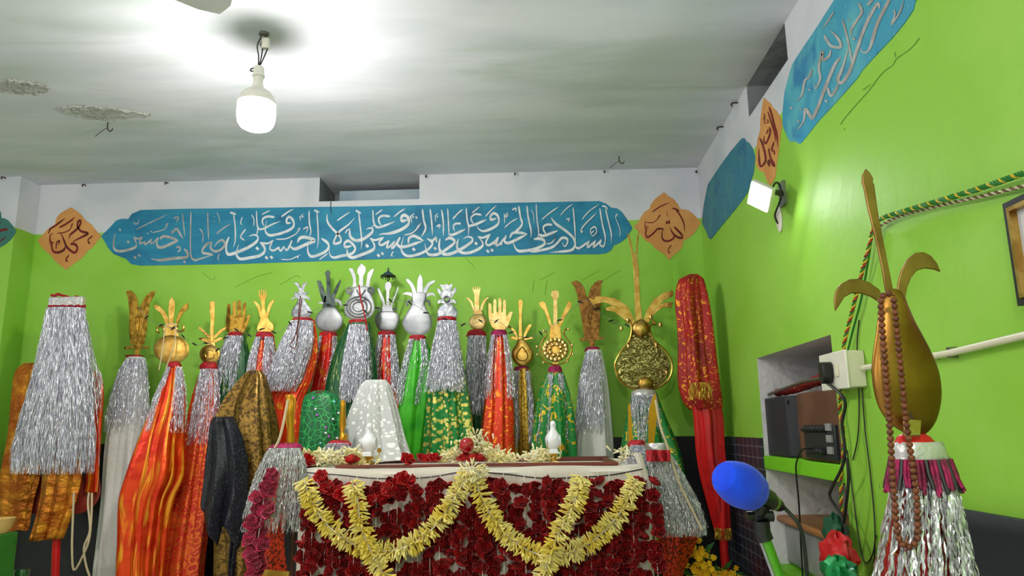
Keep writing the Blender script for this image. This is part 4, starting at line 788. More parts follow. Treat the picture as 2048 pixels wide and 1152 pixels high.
standard('tallest brass standard at right, engraved gourd with forked blade and drooping leaves', -0.28, 7, 'brass', [[(385,72),(402,92),(414,140),(424,190),(432,195),(440,150),(444,95),(452,62),(457,72),(450,140),(446,210),(455,290),(460,460),(476,580),(434,580),(430,460),(424,290),(408,180)], [(165,450),(195,458),(205,440),(260,440),(320,452),(385,492),(418,550),(440,610),(412,612),(380,555),(325,500),(250,474),(190,488)], [(260,508),(300,492),(350,512),(395,560),(425,600),(405,606),(360,566),(310,528),(268,522)], [(652,405),(652,438),(595,465),(545,520),(512,592),(478,592),(500,520),(540,458),(595,418)], [(652,475),(640,506),(600,502),(555,530),(515,575),(500,575),(530,520),(575,486),(610,474)]],
 [([(330,850),(336,805),(365,755),(400,705),(418,640),(430,585),(465,570),(500,585),(514,640),(540,705),(590,750),(625,805),(632,860),(610,918),(560,960),(480,974),(400,960),(350,912)], .018)],
 [([(398,575),(408,600),(412,640),(395,700),(352,758),(320,815),(318,855),(338,915),(395,965),(480,982),(560,966),(620,925),(644,865),(638,808),(600,750),(545,700),(518,645),(520,605),(550,600),(525,570),(530,555)], .006)],
 col=[(778,1274,1302),(784,1264,1312),(793,1264,1312)], colm='silver_band', cl=[(786,1264,1314),(830,1254,1330),(880,1246,1350),(935,1240,1366),(1010,1236,1372),(1100,1236,1372)], clm='c_greenbig', ti=[(790,1264,1312),(830,1258,1322),(900,1256,1336)], tin=170, tseed=27, bladem={}, extra=gourd_extra)
for o in bpy.data.objects:
    if o.name.startswith('finial_plate') and o.parent and 'engraved' in o.parent.get('label', ''): o.data.materials[0] = M['brass_engraved']
# covered standard with red embroidered cloth in the right corner
Yc = -.42
t = thing('processional_standard', (at(1385,600,Y=Yc).x, Yc, 0), 'standard wrapped in red gold embroidered cloth in the right room corner', 'standard', GROUP)
b = MB(); b.tube([Vector((at(1450,1152,Y=Yc).x+.02,Yc,0)), at(1448,1100,Y=Yc), at(1440,900,Y=Yc), at(1388,575,Y=Yc)], .022, 12); b.build('pole', M['red_pole'], t)
drape('embroidered_cloth', [(549,1376,1396),(553,1366,1402),(562,1357,1408),(600,1351,1416),(680,1357,1424),(760,1358,1434),(800,1368,1440),(818,1380,1442)], Yc, M['c_redemb'], t, .7, 5, .2, 31)
drape('lower_cloth', [(790,1378,1434),(830,1386,1444),(900,1392,1447),(950,1400,1452),(1010,1416,1457),(1062,1430,1462)], Yc+.01, M['c_redplain'], t, .6, 6, .2, 32)
tinsel('gold_fringe', [(1056,1428,1462),(1080,1430,1463)], Yc-.02, M['c_gold'], t, 90, .6, 33, 4)
tinsel('gold_tassel', [(765,1380,1420),(800,1376,1424)], Yc-.13, M['c_gold'], t, 60, .4, 34, 4)
# cords hanging on standards
cord_loop('dark brown bead cord looped over the leaning tinsel bundle', [(601,592),(598,620),(594,660),(586,680),(580,690),(586,697),(593,690),(595,660),(600,625),(604,596)], -.53)
cord_loop('red cord hanging down the tallest ornate silver standard', [(718,570),(722,600),(728,625),(733,650),(734,662)], -.40, .004, 'red_band')
cord_loop('twisted white cord hung over the round brass standard', [(318,740),(325,700),(330,655),(336,650),(345,648),(352,652),(348,690),(338,720),(332,738)], -.50, .003, 'rope')
# wire of tiny lights strung between the finials
P = [(277,615),(300,640),(330,652),(352,658),(372,678),(395,690),(418,686),(440,700),(455,668),(480,660),(505,672),(530,655),(555,665),(590,640),(630,620),(665,608),(700,612),(740,625),(760,612),(790,600),(830,610),(860,630),(900,640),(935,650),(970,640),(1000,645),(1030,670),(1060,674),(1090,662),(1130,632),(1170,600),(1200,625),(1230,645),(1260,652)]
W3 = smooth_path([at(x, y, Y=-.47) for x, y in P], 4)
t = thing('string_lights', W3[0], 'thin grey wire of tiny unlit black bulbs strung across the metal finials', 'string lights')
b = MB(); b.tube(W3, .0013, 5); b.build('wire', mat('grey_wire', S(120,126,118), .5), t)
bb = MB(); bb.tube([Vector((-.016,0,0)), Vector((0,0,0)), Vector((.016,0,-.002))], .0045, 6, rs=[.003,.005,.002]); first = None
rg = random.Random(4)
for i in range(3, len(W3), 4):
    if first is None:
        first = o = bb.build('tiny_bulb', M['black'], t, base=(0,0,0)); o.location = W3[i]-W3[0]
    else: o = copy_part(first, t, W3[i]-W3[0])
    o.rotation_euler = (0, rg.uniform(-.9,.9), rg.uniform(-.5,.5))
# ---------------------------------------------------------------- the draped table
TZ = CAM.z-.158; TY0, TY1 = -1.30, -.52
TX0, TX1 = at(604,942,Y=TY0).x, at(1290,930,Y=TY0).x
M['table_cloth'] = cloth('cream_table_cloth', S(226,218,206), .8, sheen=.3, bscale=30)
M['rosewood'] = mat('red_brown_wood', S(118,48,28), .4, col2=S(92,34,20), scale=(3,14,14))
t = thing('altar_table', ((TX0+TX1)/2, (TY0+TY1)/2, 0), 'tall table under a cream cloth, hung with rose strings and garlands', 'table')
b = MB(); slab(b, TX0+.01, TX1-.01, TY0+.01, TY1-.01, TZ-.04, TZ-.006); b.build('table_top', M['rosewood'], t)
for sx in (TX0+.05, TX1-.05):
    for sy in (TY0+.06, TY1-.05):
        b = MB(); slab(b, sx-.025, sx+.025, sy-.025, sy+.025, 0, TZ-.04); b.build('leg', M['rosewood'], t)
def loop_pt(s, z, out):
    "outline of the hanging cloth, s runs once round the table top"
    w_, d_ = TX1-TX0, TY1-TY0; per = 2*(w_+d_); u = s*per
    if u < w_: p, n = (TX0+u, TY0), (0,-1)
    elif u < w_+d_: p, n = (TX1, TY0+u-w_), (1,0)
    elif u < 2*w_+d_: p, n = (TX1-(u-w_-d_), TY1), (0,1)
    else: p, n = (TX0, TY1-(u-2*w_-d_)), (-1,0)
    return Vector((p[0]+n[0]*out, p[1]+n[1]*out, z))
b = MB(); n = 160; vs = []; rows = [0,.006,.02,.05,.09,.16,.3,.5,.75]; uv = []
for j, dz in enumerate(rows):
    for k in range(n):
        s = k/n; wv = math.sin(s*95)*.004+math.sin(s*41+1)*.005; sag = .006*math.sin(s*70)
        vs.append(loop_pt(s, TZ-dz+(.003*math.sin(s*60) if j < 2 else sag*min(1,dz*10)), .004+min(dz,.1)*.1+wv*min(1,dz*8)*1.4+(.007 if j == 2 else 0)))
fs = [(j*n+k, j*n+(k+1)%n, (j+1)*n+(k+1)%n, (j+1)*n+k) for j in range(len(rows)-1) for k in range(n)]+[tuple(range(n))]
b.add(vs, fs); b.build('table_cloth', M['table_cloth'], t)
b = MB(); P = [at(x, y, Y=TY0-.02) for x, y in ((612,945),(680,950),(740,956),(800,957),(860,954),(915,945),(950,944),(1010,948),(1080,956),(1150,955),(1220,950),(1285,938))]
b.tube(smooth_path(P, 6), .0025, 5); b.build('string_line', M['cable'], t)
# low wooden frame lying on the table
t = thing('wooden_frame', (-.3, -1.0, TZ), 'red brown wooden frame lying flat along the table top', 'frame')
fx0, fx1 = TX0+.12, TX1-.1
for nm, (a0, a1, c0, c1) in (('rail',(fx0,fx1,-1.24,-1.205)), ('rail',(fx0,fx1,-.80,-.765)), ('end_rail',(fx0,fx0+.035,-1.205,-.8)), ('end_rail',(fx1-.035,fx1,-1.205,-.8))):
    b = MB(); slab(b, a0, a1, c0, c1, TZ+.001, TZ+.014 if c0 < -.9 else TZ+.02); b.build(nm, M['rosewood'], t, bevel=.003)

# ---------------------------------------------------------------- flowers
M['rose'] = mat('red_rose_petals', S(172,6,12), .65, col2=S(118,3,10), scale=40)
M['rose_bright'] = mat('bright_red_rose', S(204,10,14), .55, col2=S(160,4,10), scale=40)
M['rose_pink'] = mat('magenta_rose_petals', S(206,22,84), .6, col2=S(160,10,56), scale=40, sheen=.3)
M['tuberose'] = mat('tuberose_buds', S(240,216,88), .5, col2=S(248,234,150), scale=9, sub=.15, rand=(.85,1.1))
M['tuberose_pale'] = mat('white_tuberose', S(246,240,206), .55, col2=S(238,226,160), scale=14, sub=.15, rand=(.9,1.08))
M['marigold'] = mat('yellow_flowers', S(250,206,20), .6, col2=S(240,176,10), scale=30)
M['leaf'] = mat('green_leaf', S(44,104,40), .5)
M['white_thread'] = mat('white_thread', S(224,220,214), .7)
def rose_mesh(r, seed, layers=5):
    "nested ruffled cups of petals, opening along +z"
    rg = random.Random(seed); b = MB(); n = 20
    for L in range(layers):
        q = L/(layers-1); R = r*(.22+.78*q); top = r*(.62-.42*q); bot = -r*(.15+.3*q); p1, p2 = rg.uniform(0,6.28), rg.uniform(0,6.28); lob = 3 if L < 2 else 5; vs = []
        for i, (fr, fh) in enumerate(((.25,0),(.78,.35),(.95,.72),(1.0,.95),(1.1,.92))):
            for k in range(n):
                a = 6.283*k/n; wv = .12*math.sin(lob*a+p1)*(i/4)+.05*math.sin(9*a+p2)*(i/4)
                rr = R*fr*(1+wv); z = bot+(top-bot)*fh*(1+.22*math.sin(lob*a+p1+1.2)*(i > 1)); vs.append((rr*math.cos(a), rr*math.sin(a), z))
        b.add(vs, [(i*n+k, i*n+(k+1)%n, (i+1)*n+(k+1)%n, (i+1)*n+k) for i in range(4) for k in range(n)])
    b.lathe([(0,-.45*r),(.3*r,-.4*r),(.35*r,-.1*r),(0,.4*r)], (0,0,0), 8)
    return b
def bud(b, p, d, L, r, rg):
    "one slim curved bud with an opening tip"
    d = d.normalized(); sd = d.orthogonal().normalized(); sd.rotate(Matrix.Rotation(rg.uniform(0,6.28), 3, d)); q = sd*L*rg.uniform(-.25,.25)
    b.tube([p, p+d*L*.35+q*.2, p+d*L*.75+q*.7, p+d*L+q], r, 5, rs=[r*.55, r*.8, r*1.15, r*.4])
def garland(name, path, label, m, cat='garland', per=8.5, rad=.03, Y=None, seed=1, L=.041, group=None, r0=.0036, flat=.75):
    rg = random.Random(seed); P = smooth_path(path, 10); b = MB(); acc = 0; tot = sum((q-p).length for p, q in zip(P, P[1:])); cnt = int(tot*per*100); Ls = [0]
    for p, q in zip(P, P[1:]): Ls.append(Ls[-1]+(q-p).length)
    for i in range(cnt):
        s = rg.random()*tot; k = max(0, min(len(P)-2, int(np.searchsorted(Ls, s))-1)); u = (s-Ls[k])/max(1e-9, Ls[k+1]-Ls[k]); c = P[k].lerp(P[k+1], u); tg = (P[k+1]-P[k]).normalized()
        n1_ = tg.orthogonal().normalized(); a = rg.uniform(0, 6.283); d = n1_.copy(); d.rotate(Matrix.Rotation(a, 3, tg)); d = (d+tg*rg.uniform(-.35,.45)+Vector((0,0,-.15))); d.y *= flat
        bud(b, c+d*.004, d, L*rg.uniform(.75,1.15), r0*rg.uniform(.8,1.2), rg)
    base = P[0]; o = b.build(name, m, base=base); tag(o, label, cat, group)
    sb = MB(); sb.tube(P, .003, 5); sb.build('string', M['white_thread'], o, base=None)
    return o
def T(x, y, Y): return at(x, y, Y=Y)
GY = TY0-.115
G = 'yellow white flower garlands on the table front'
garland('flower_garland', [T(608,958,GY),T(622,1000,GY),T(650,1045,GY),T(695,1082,GY),T(750,1103,GY),T(810,1094,GY),T(860,1062,GY),T(895,1020,GY),T(915,985,GY),T(938,946,GY)], 'yellow white tuberose garland looped across the left half of the table front', M['tuberose'], seed=1, group=G)
garland('flower_garland', [T(943,946,GY),T(962,990,GY),T(985,1035,GY),T(1025,1080,GY),T(1075,1108,GY),T(1130,1108,GY),T(1180,1085,GY),T(1225,1045,GY),T(1255,1000,GY),T(1272,958,GY)], 'yellow white tuberose garland looped across the right half of the table front', M['tuberose'], seed=2, group=G)
garland('flower_garland', [T(704,962,GY-.05),T(715,1000,GY-.05),T(722,1050,GY-.05),T(745,1110,GY-.05),T(775,1165,GY-.05),T(800,1220,GY-.05)], 'straight hanging tuberose strand crossing the left loop of the table garlands', M['tuberose'], seed=3, group=G)
garland('flower_garland', [T(1165,950,GY-.05),T(1150,1000,GY-.05),T(1130,1040,GY-.05),T(1110,1085,GY-.05),T(1092,1135,GY-.05),T(1070,1220,GY-.05)], 'straight hanging tuberose strand crossing the right loop of the table garlands', M['tuberose'], seed=4, group=G)
garland('flower_garland', [T(930,952,GY-.02),T(938,938,GY-.02),T(948,936,GY-.02),T(962,956,GY-.02)], 'loose tuberose knot over the middle of the table edge', M['tuberose_pale'], seed=5, group=G, per=7)
# vertical strings of roses
proto = [rose_mesh(.026, s) for s in (1, 2, 3)]; pobj = [None]*3
rg = random.Random(11); RY = TY0-.045; cols = 34
GR = 'strings of red roses covering the table front'
def ordinal_from(i):
    L = ['', 'second ', 'third ', 'fourth ', 'fifth ', 'sixth ', 'seventh ', 'eighth ', 'ninth ', 'tenth ', 'eleventh ', 'twelfth ', 'thirteenth ', 'fourteenth ', 'fifteenth ', 'sixteenth ', 'seventeenth ', 'eighteenth ']
    return L[i]
x0, x1 = T(600,1000,RY).x, T(1316,1000,RY).x
for c in range(cols):
    x = x0+(x1-x0)*(c+.5)/cols; RY = TY0-.04-.036*(c % 2); top = TZ-.065-.012*math.sin(c*1.3)-.01*rg.random(); k_ = c if c < cols/2 else cols-1-c
    if c == cols//2: lb = 'string of red roses hanging at the middle of the table front'
    else: lb = 'string of red roses, %sfrom the %s end of the table front' % (ordinal_from(k_) or 'first ', 'left' if c < cols/2 else 'right')
    root = thing('rose_string', (x, RY, top), lb, 'rose string', GR)
    b = MB(); b.tube([(x,RY+.025,TZ-.02),(x,RY+.008,top+.02),(x,RY,top-.2),(x+.004,RY,top-.62)], .0016, 4); b.build('thread', M['white_thread'], root)
    z = 0; i = 0
    while z > -.60:
        kk = rg.randrange(3)
        if pobj[kk] is None: pobj[kk] = o = proto[kk].build('rose', M['rose'], root, base=(0,0,0))
        else: o = copy_part(pobj[kk], root)
        o.parent = root
        o.location = (rg.gauss(0,.006), rg.gauss(0,.006), z)
        sc = rg.uniform(.98,1.22); o.scale = (sc, sc, sc*.95)
        o.rotation_euler = (math.radians(rg.gauss(80,38)), rg.gauss(0,.3), rg.uniform(-.9,.9))
        z -= .038*rg.uniform(.85,1.35) if rg.random() > .08 else .085; i += 1
# bright rose swags tucked at the top of the cloth
pr = rose_mesh(.028, 9)
def rose_row(label, pts, Y, m, step=.018, cat='rose garland', name='rose_garland', sc=1, jit=.008, mesh=None):
    P = smooth_path([at(x, y, Y=Y) for x, y in pts], 12); root = thing(name, P[0], label, cat); b = MB(); b.tube(P, .002, 5); b.build('thread', M['white_thread'], root)
    acc = 0; last = P[0]; first = None; k = 0
    for p, q in zip(P, P[1:]):
        acc += (q-p).length
        if acc >= step or k == 0:
            acc = 0; k += 1
            if first is None: o = first = (mesh or pr).build('rose', m, root, base=(0,0,0))
            else: o = copy_part(first, root)
            o.location = q-P[0]+Vector((rg.gauss(0,jit), rg.gauss(0,jit), rg.gauss(0,jit))); s_ = sc*rg.uniform(.8,1.05); o.scale = (s_,s_,s_)
            o.rotation_euler = (rg.uniform(.7,2), rg.uniform(-.6,.6), rg.uniform(-1,1))
    return root
rose_row('bright red rose swag tucked under the left end of the table edge', [(632,945),(652,965),(680,985),(705,1002),(722,1012)], GY+.01, M['rose_bright'])
rose_row('bright red rose swag right of the left hanging tuberose strand', [(742,1008),(762,990),(785,972),(805,958),(826,962)], GY+.01, M['rose_bright'])
rose_row('thick magenta rose garland hanging at the left front corner of the table', [(540,948),(530,985),(522,1040),(514,1090),(508,1140),(502,1200)], TY0-.12, M['rose_pink'], .012, sc=1.15, jit=.016)
# roses lying on the table
pl = rose_mesh(.03, 21); fr = None
def plane_at(x, y, Y): p = at(x, y, Y=Y); return Vector((p.x, Y, TZ))
for x, Y, lb in [(616,-1.19,'at the far left of the table edge'),(703,-1.2,'in front of the pile of tuberoses'),(815,-1.22,'leftmost of the three at mid table'),(846,-1.14,'in the middle of the three at mid table'),(868,-1.08,'rightmost of the three at mid table'),(926,-1.12,'below the glossy red ball'),(944,-1.19,'under the knot of the centre garland'),(958,-1.17,'right of the glossy red ball')]:
    p = plane_at(x, 925, Y); p.z = TZ+.034
    if fr is None: fr = o = pl.build('rose', M['rose_bright'], None, base=(0,0,0))
    else: o = copy_part(fr, None)
    o.location = p; o.rotation_euler = (rg.uniform(.3,1.1), rg.uniform(-.4,.4), rg.uniform(0,6)); o.scale = (1,1,1)
    tag(o, 'red rose head lying on the table, '+lb, 'rose', 'loose rose heads on the table')
def pile(name, pts, label, seed, m='tuberose_pale', n=260, sp=(.05,.05)):
    rg = random.Random(seed); b = MB(); P = smooth_path(pts, 8)
    for i in range(n):
        p = P[rg.randrange(len(P))]; h = max(.012, (p.z-TZ)); q = Vector((p.x+rg.gauss(0,sp[0]*.5), p.y+rg.gauss(0,sp[1]*.5), TZ+.008+rg.random()*h))
        d = Vector((rg.gauss(0,1), rg.gauss(0,1)-.5, rg.uniform(-.1,1.3))); bud(b, q, d, .028*rg.uniform(.8,1.2), .0042*rg.uniform(.8,1.3), rg)
    c = sum(P, Vector())/len(P); o = b.build(name, M[m], base=Vector((c.x, c.y, TZ))); return tag(o, label, 'flowers', 'heaps of tuberoses on the table')
def hp(x, Y, h): p = at(x, 925, Y=Y); return Vector((p.x, Y, TZ+h))
pile('flower_pile', [hp(612,-1.12,.07),hp(640,-1.1,.06),hp(670,-1.12,.055),hp(700,-1.08,.065),hp(722,-1.1,.06),hp(735,-1.14,.03)], 'heap of white tuberoses at the left end of the table', 41, n=420)
pile('flower_pile', [hp(893,-1.05,.04),hp(915,-1.03,.06),hp(938,-.98,.12),hp(955,-.98,.13),hp(975,-1.0,.085),hp(1000,-1.05,.045),hp(1015,-1.1,.02)], 'mound of white tuberoses at the middle of the table behind the red ball', 42, n=520)
pile('flower_pile', [hp(1058,-1.1,.03),hp(1070,-1.06,.055),hp(1085,-1.04,.05),hp(1095,-1.08,.03)], 'small heap of white tuberoses left of the right bird figurine', 43, n=160)
pile('flower_pile', [hp(1248,-1.1,.05),hp(1256,-1.08,.06),hp(1262,-1.12,.03)], 'few white tuberoses at the right end of the table', 44, n=60)
p = plane_at(934,905,-1.12); b = MB(); pc = Vector((p.x, -1.13, TZ+.062+.024))
b.lathe([(0,-.036),(.012,-.034),(.026,-.024),(.033,-.006),(.033,.008),(.026,.024),(.014,.032),(0,.034)], pc, 24)
o = b.build('red_ball', mat('glossy_red_glass', S(170,10,22), .08, 0, coat=1), base=pc); tag(o, 'glossy round red ball resting on roses in the middle of the table', 'ball')
# white bird figurines
M['porcelain'] = mat('white_porcelain', S(240,240,246), .3, coat=.4)
M['gold_plastic'] = mat('gold_stand', S(206,148,36), .3, .7)
def bird(x, Y, label):
    p = at(x, 900, Y=Y); x = p.x; t = thing('bird_figurine', (x, Y, TZ), label, 'figurine', 'white bird figurines on the table')
    k = .00205*(Y-CAM.y)/2.9*1.06; B = lambda h: TZ+h
    b = MB(); b.lathe([(0,.044),(.02,.046),(.022,.05),(.016,.062),(.018,.066),(.028,.078),(.034,.094),(.035,.108),(.031,.122),(.022,.136),(.014,.147),(.012,.16),(.0135,.17),(.012,.18),(.006,.187),(0,.188)], (x,Y,TZ), 24, sy=1.1)
    b.tube([Vector((x,Y-.008,TZ+.172)), Vector((x-.002,Y-.028,TZ+.168))], .004, 6, rs=[.005,.001]); b.build('body', M['porcelain'], t)
    b = MB(); b.plate([Vector((x+s*.001,Y,0))+Vector((dx,-.034,TZ+dz)) for s, dx, dz in ((0,-.022,.046),(0,.022,.046),(0,.017,.066),(0,-.017,.066))], .01); b.build('tail_fan', M['porcelain'], t, bevel=.003)
    for s in (-1, 1):
        b = MB(); b.dome([Vector((x+s*.03,Y,TZ))+Vector((s*.004*math.cos(a),0,.1+.026*math.sin(a)))+Vector((0,0,0)) for a in [k*6.283/14 for k in range(14)]], .03); b.build('wing', M['porcelain'], t)
    b = MB()
    for a in (.5, 2.6, 4.7): d = Vector((math.cos(a), math.sin(a), 0)); b.tube(smooth_path([Vector((x,Y,TZ+.05))+d*.012, Vector((x,Y,TZ+.025))+d*.01, Vector((x,Y,TZ+.006))+d*.02, Vector((x,Y,TZ+.003))+d*.034], 4), .0045, 6)
    b.lathe([(0,.03),(.014,.032),(.018,.048),(0,.05)], (x,Y,TZ), 12); b.build('stand', M['gold_plastic'], t)
    b = MB(); b.lathe([(0,-.012),(.009,-.006),(.009,.006),(0,.012)], (x+.042,Y+.012,TZ+.07), 10); b.build('knob', M['gold_plastic'], t)
bird(738, -1.15, 'white bird figurine on a gold stand in front of the white lace drape')
bird(1107, -1.08, 'white bird figurine on a gold stand at the right of the table')

# ---------------------------------------------------------------- draped shapes on and beside the table
def draped(name, label, rows, Y, m, ratio, folds, amp, seed, cat, sup_r=.04):
    c = at((rows[0][1]+rows[0][2])/2, rows[0][0], Y=Y); zb = max(0, at(rows[-1][1], rows[-1][0], Y=Y).z)
    t = thing(name, (c.x, Y, zb), label, cat)
    b = MB(); b.tube([(c.x,Y,zb+.001),(c.x,Y,c.z-.005)], sup_r*.6, 10); b.lathe([(0,0),(sup_r*1.5,0),(sup_r*1.5,.015),(0,.015)], (c.x,Y,zb+.001), 16); b.build('inner_stand', M['wood_pole'], t)
    drape('cover', rows, Y, m, t, ratio, folds, amp, seed); return t
t = draped('draped_shrine', 'white lace covered shrine on the table behind the left bird figurine', [(760,732,772),(768,722,778),(800,708,788),(850,692,800),(890,676,810),(921,664,820)], -.72, M['c_lace'], .62, 7, .16, 51, 'draped shrine')
t2 = draped('draped_shrine', 'shrine under dark green lattice cloth with coloured studs, left of white lace one', [(781,628,652),(788,612,672),(806,605,680),(850,602,688),(895,600,688),(922,600,688)], -.86, M['c_net'], .5, 4, .05, 52, 'draped shrine')
sg = random.Random(5)
for i in range(16):
    x, y = sg.uniform(612,680), sg.uniform(795,900); c = sg.choice([S(180,90,200), S(220,220,230), S(230,200,60), S(120,200,220)]); b = MB(); p = at(x, y, Y=-.95); b.lathe([(0,0),(.0065,0),(.005,.004),(0,.005)], p+Vector((0,.02+.04*abs(x-645)/40,0)), 8, ax=(0,-1,0))
    b.build('stud', mat('stud', c, .2, .4), t2)
Yb = -.60
t = draped('draped_stand', 'tall stand under a bronze gold brocade cloth at left of the table', [(741,496,520),(750,486,527),(775,466,533),(805,446,539),(850,432,545),(920,432,549),(1000,436,548),(1080,440,546),(1200,440,546)], Yb, M['c_bronze'], .6, 4, .3, 57, 'draped stand')
o = sheet('black_cloth', [(834,430,466),(842,425,471),(858,422,478),(880,421,486),(930,415,497),(985,410,496),(1030,406,490),(1048,408,486)], Yb-.12, M['c_black'], None, 2.3, .06, 58, ((0,-30),(.16,-6),(.3,22),(.42,40),(.5,6),(.7,0),(.9,50),(1,30)), base=at(450,900,Y=Yb-.1))
tag(o, 'black sequinned cloth hanging over the lower left of the bronze draped stand', 'cloth')
o = sheet('black_cloth', [(1040,470,492),(1070,466,488),(1110,462,482),(1152,460,480),(1240,456,478)], Yb-.09, M['c_black'], None, 2, .04, 55, base=at(485,1000,Y=Yb-.08))
tag(o, 'narrow black cloth end hanging straight down left of the magenta rose garland', 'cloth')
# small standards at the table ends with their tinsel
def small_standard(label, Y, blade, m, col, colm, ti, n, cl=None, clm=None, seed=1, tm='tinsel_grey', tY=0, depth=.6, short=.2, foot=None):
    fx = col[0]; cx = (fx[1]+fx[2])/2; top = at(cx, fx[0], Y=Y); zb = foot if foot is not None else TZ
    t = thing('small_standard', (top.x, Y, zb), label, 'standard', 'small standards at the table ends')
    b = MB(); b.tube([(top.x,Y,zb+.001),(top.x,Y,top.z)], .009, 8); b.build('pole', M['wood_pole'], t)
    b = MB()
    for kind, pts in blade:
        W = lambda p: at(p[0], p[1], Y=Y)
        if kind == 'plate': b.plate([W(p) for p in pts], .006)
        else:
            P = [W((p[0], p[1])) for p in pts]; k = (Y-CAM.y)/F; b.tube(P, 1, 10, rs=[p[2]*k for p in pts])
    b.build('finial', M[m], t)
    collar(col, Y, M[colm], t)
    if cl: drape('cloth', cl, Y+.02, M[clm], t, .4, 5, .12, seed)
    tinsel('tinsel_fringe', ti, Y+tY, M[tm], t, n, depth, seed, 26, short=short); return t
small_standard('small gilt standard with tinsel spilling over the left end of the table', -1.16, [('tube', [(578,790,5),(580,800,9),(580,830,8),(581,850,6),(582,880,8),(582,893,6)]), ('plate', [(572,790),(585,788),(592,800),(588,850),(584,888),(578,888),(572,840)])], 'gold_plastic', [(886,556,596),(893,540,602),(900,536,604)], 'magenta_band', [(896,540,600),(930,520,612),(990,500,612),(1064,486,606)], 260, seed=61, tY=-.16, depth=.5, short=.35)
small_standard('small baluster shaped gilt standard lying tinsel left of the white lace shrine', -.92, [('tube', [(686,800,3),(686,808,6),(686,815,5),(685,850,7),(684,865,4),(687,872,9),(686,885,8),(685,892,4)])], 'gold_plastic', [(880,664,692),(886,656,700),(892,654,702)], 'red_band', [(886,658,698),(900,642,700),(914,628,698)], 90, seed=62, tm='tinsel', tY=-.06)
small_standard('small gilt standard with pale tinsel at the right end of the table, left one', -1.08, [('plate', [(1256,812),(1260,805),(1264,850),(1266,888),(1256,888)])], 'gold_plastic', [(880,1262,1286),(886,1256,1290),(893,1256,1290)], 'red_band', [(890,1262,1288),(910,1254,1296),(934,1246,1296)], 110, seed=63, tm='tinsel', tY=-.04)
small_standard('small gilt standard with long grey tinsel spilling over the right table end', -1.04, [('plate', [(1306,792),(1311,786),(1314,830),(1308,888),(1296,888),(1298,820)])], 'gold_plastic', [(886,1296,1334),(893,1294,1336),(902,1294,1338)], 'silver_band', [(904,1294,1338),(940,1296,1362),(1000,1298,1394),(1040,1300,1408),(1072,1304,1412)], 420, seed=64, tY=-.18, depth=.45, short=.18)
b = MB(); nfr = 26
for i in range(nfr):
    x = 1294+i*1.75; p = at(x, 900, Y=-1.3+.02*math.cos(i*.6)); b.tube([p, p+Vector((0,0,-.02)), p+Vector((rg.uniform(-.004,.004),-.004,-.045))], .005, 5)
o = [q for q in bpy.data.objects if q.name.startswith('small_standard')][-1]; b.build('red_fringe', M['red_band'], o)
b = MB(); P = [at(x, y, Y=-1.3) for x, y in ((1274,905),(1282,930),(1292,960),(1296,990),(1300,1022))]
vs = []
for i, p in enumerate(smooth_path(P, 4)): w_ = .014*(1 if i < 14 else .5); vs += [p+Vector((-w_,-.01,0)), p+Vector((0,-.02,.0)), p+Vector((w_,-.012,0))]
n_ = len(vs)//3; b.add(vs, [(3*i+j, 3*i+j+1, 3*i+j+4, 3*i+j+3) for i in range(n_-1) for j in range(2)]); o = b.build('white_ribbon', M['table_cloth'], base=P[0]); tag(o, 'white cloth ribbon hanging at the right front corner of the table', 'ribbon')
cord_loop('cream twisted cord draped over the grey tinsel at the right table end', [(1311,800),(1320,850),(1334,890),(1346,930),(1362,975),(1385,1020),(1404,1060)], -1.27, .005, 'rope')
cord_loop('cream twisted cord looped on the small gilt standard at the left table end', [(576,800),(566,850),(558,880),(545,905)], -1.2, .006, 'rope')
# red sequinned cloths at the table sides
o = drape('sequin_cloth', [(935,545,600),(1000,528,590),(1050,520,572),(1100,518,570),(1152,515,575),(1230,512,578)], TY0+.12, M['c_sequin'], None, .3, 4, .1, 71, base=at(550,1000,Y=TY0+.12)); tag(o, 'red sequinned cloth beside the magenta rose garland at the left table end', 'cloth')
b = MB(); A, Bq = at(510,1143,Y=TY0+.02), at(578,1150,Y=TY0+.02); b.box((A+Bq)/2, ((Bq.x-A.x)/2,.004,.012), Matrix.Rotation(.08,3,'Y')); b.build('gold_border', M['c_gold'], o, label='gold border band')
o = drape('sequin_cloth', [(930,1296,1340),(1000,1312,1390),(1060,1318,1396),(1100,1322,1385),(1152,1326,1365),(1230,1330,1360)], -1.12, M['c_sequin'], None, .3, 4, .12, 72, base=at(1350,1000,Y=-1.12)); tag(o, 'red sequinned cloth below the grey tinsel at the right table end', 'cloth')
# ---------------------------------------------------------------- niche contents
def WX(x, y, off=0): return at(x, y, X=XR-off)
M['speaker'] = mat('dark_grey_speaker', S(40,42,50), .6, bump=.2, bscale=80)
M['brownboard'] = mat('brown_back_board', S(112,76,56), .6, col2=S(96,62,46), scale=6)
M['panel'] = mat('dark_metal_panel', S(46,50,54), .4, .3)
M['ivory'] = mat('ivory_plastic', S(226,222,196), .4)
sy1 = at(1527,860,X=XR+.02).y; sy0 = NY0+.03; sx0, sx1 = XR+.02, XR+.42; sz0, sz1 = SHZ-.003, at(1527,797,X=XR+.02).z
t = thing('speaker', ((sx0+sx1)/2, (sy0+sy1)/2, sz0), 'dark grey loudspeaker box with brown back on the niche shelf', 'speaker')
b = MB(); ym = sy1-.36; pr_ = [(sx0,sy1),(sx1,sy1),(sx1,ym),(sx0+.05,ym),(sx0,ym+.03)]
b.plate([Vector((x,y,(sz0+sz1)/2)) for x, y in pr_], sz1-sz0-.002, (0,0,1)); b.build('cabinet', M['speaker'], t, bevel=.008)
b = MB(); n = 12; vs = []
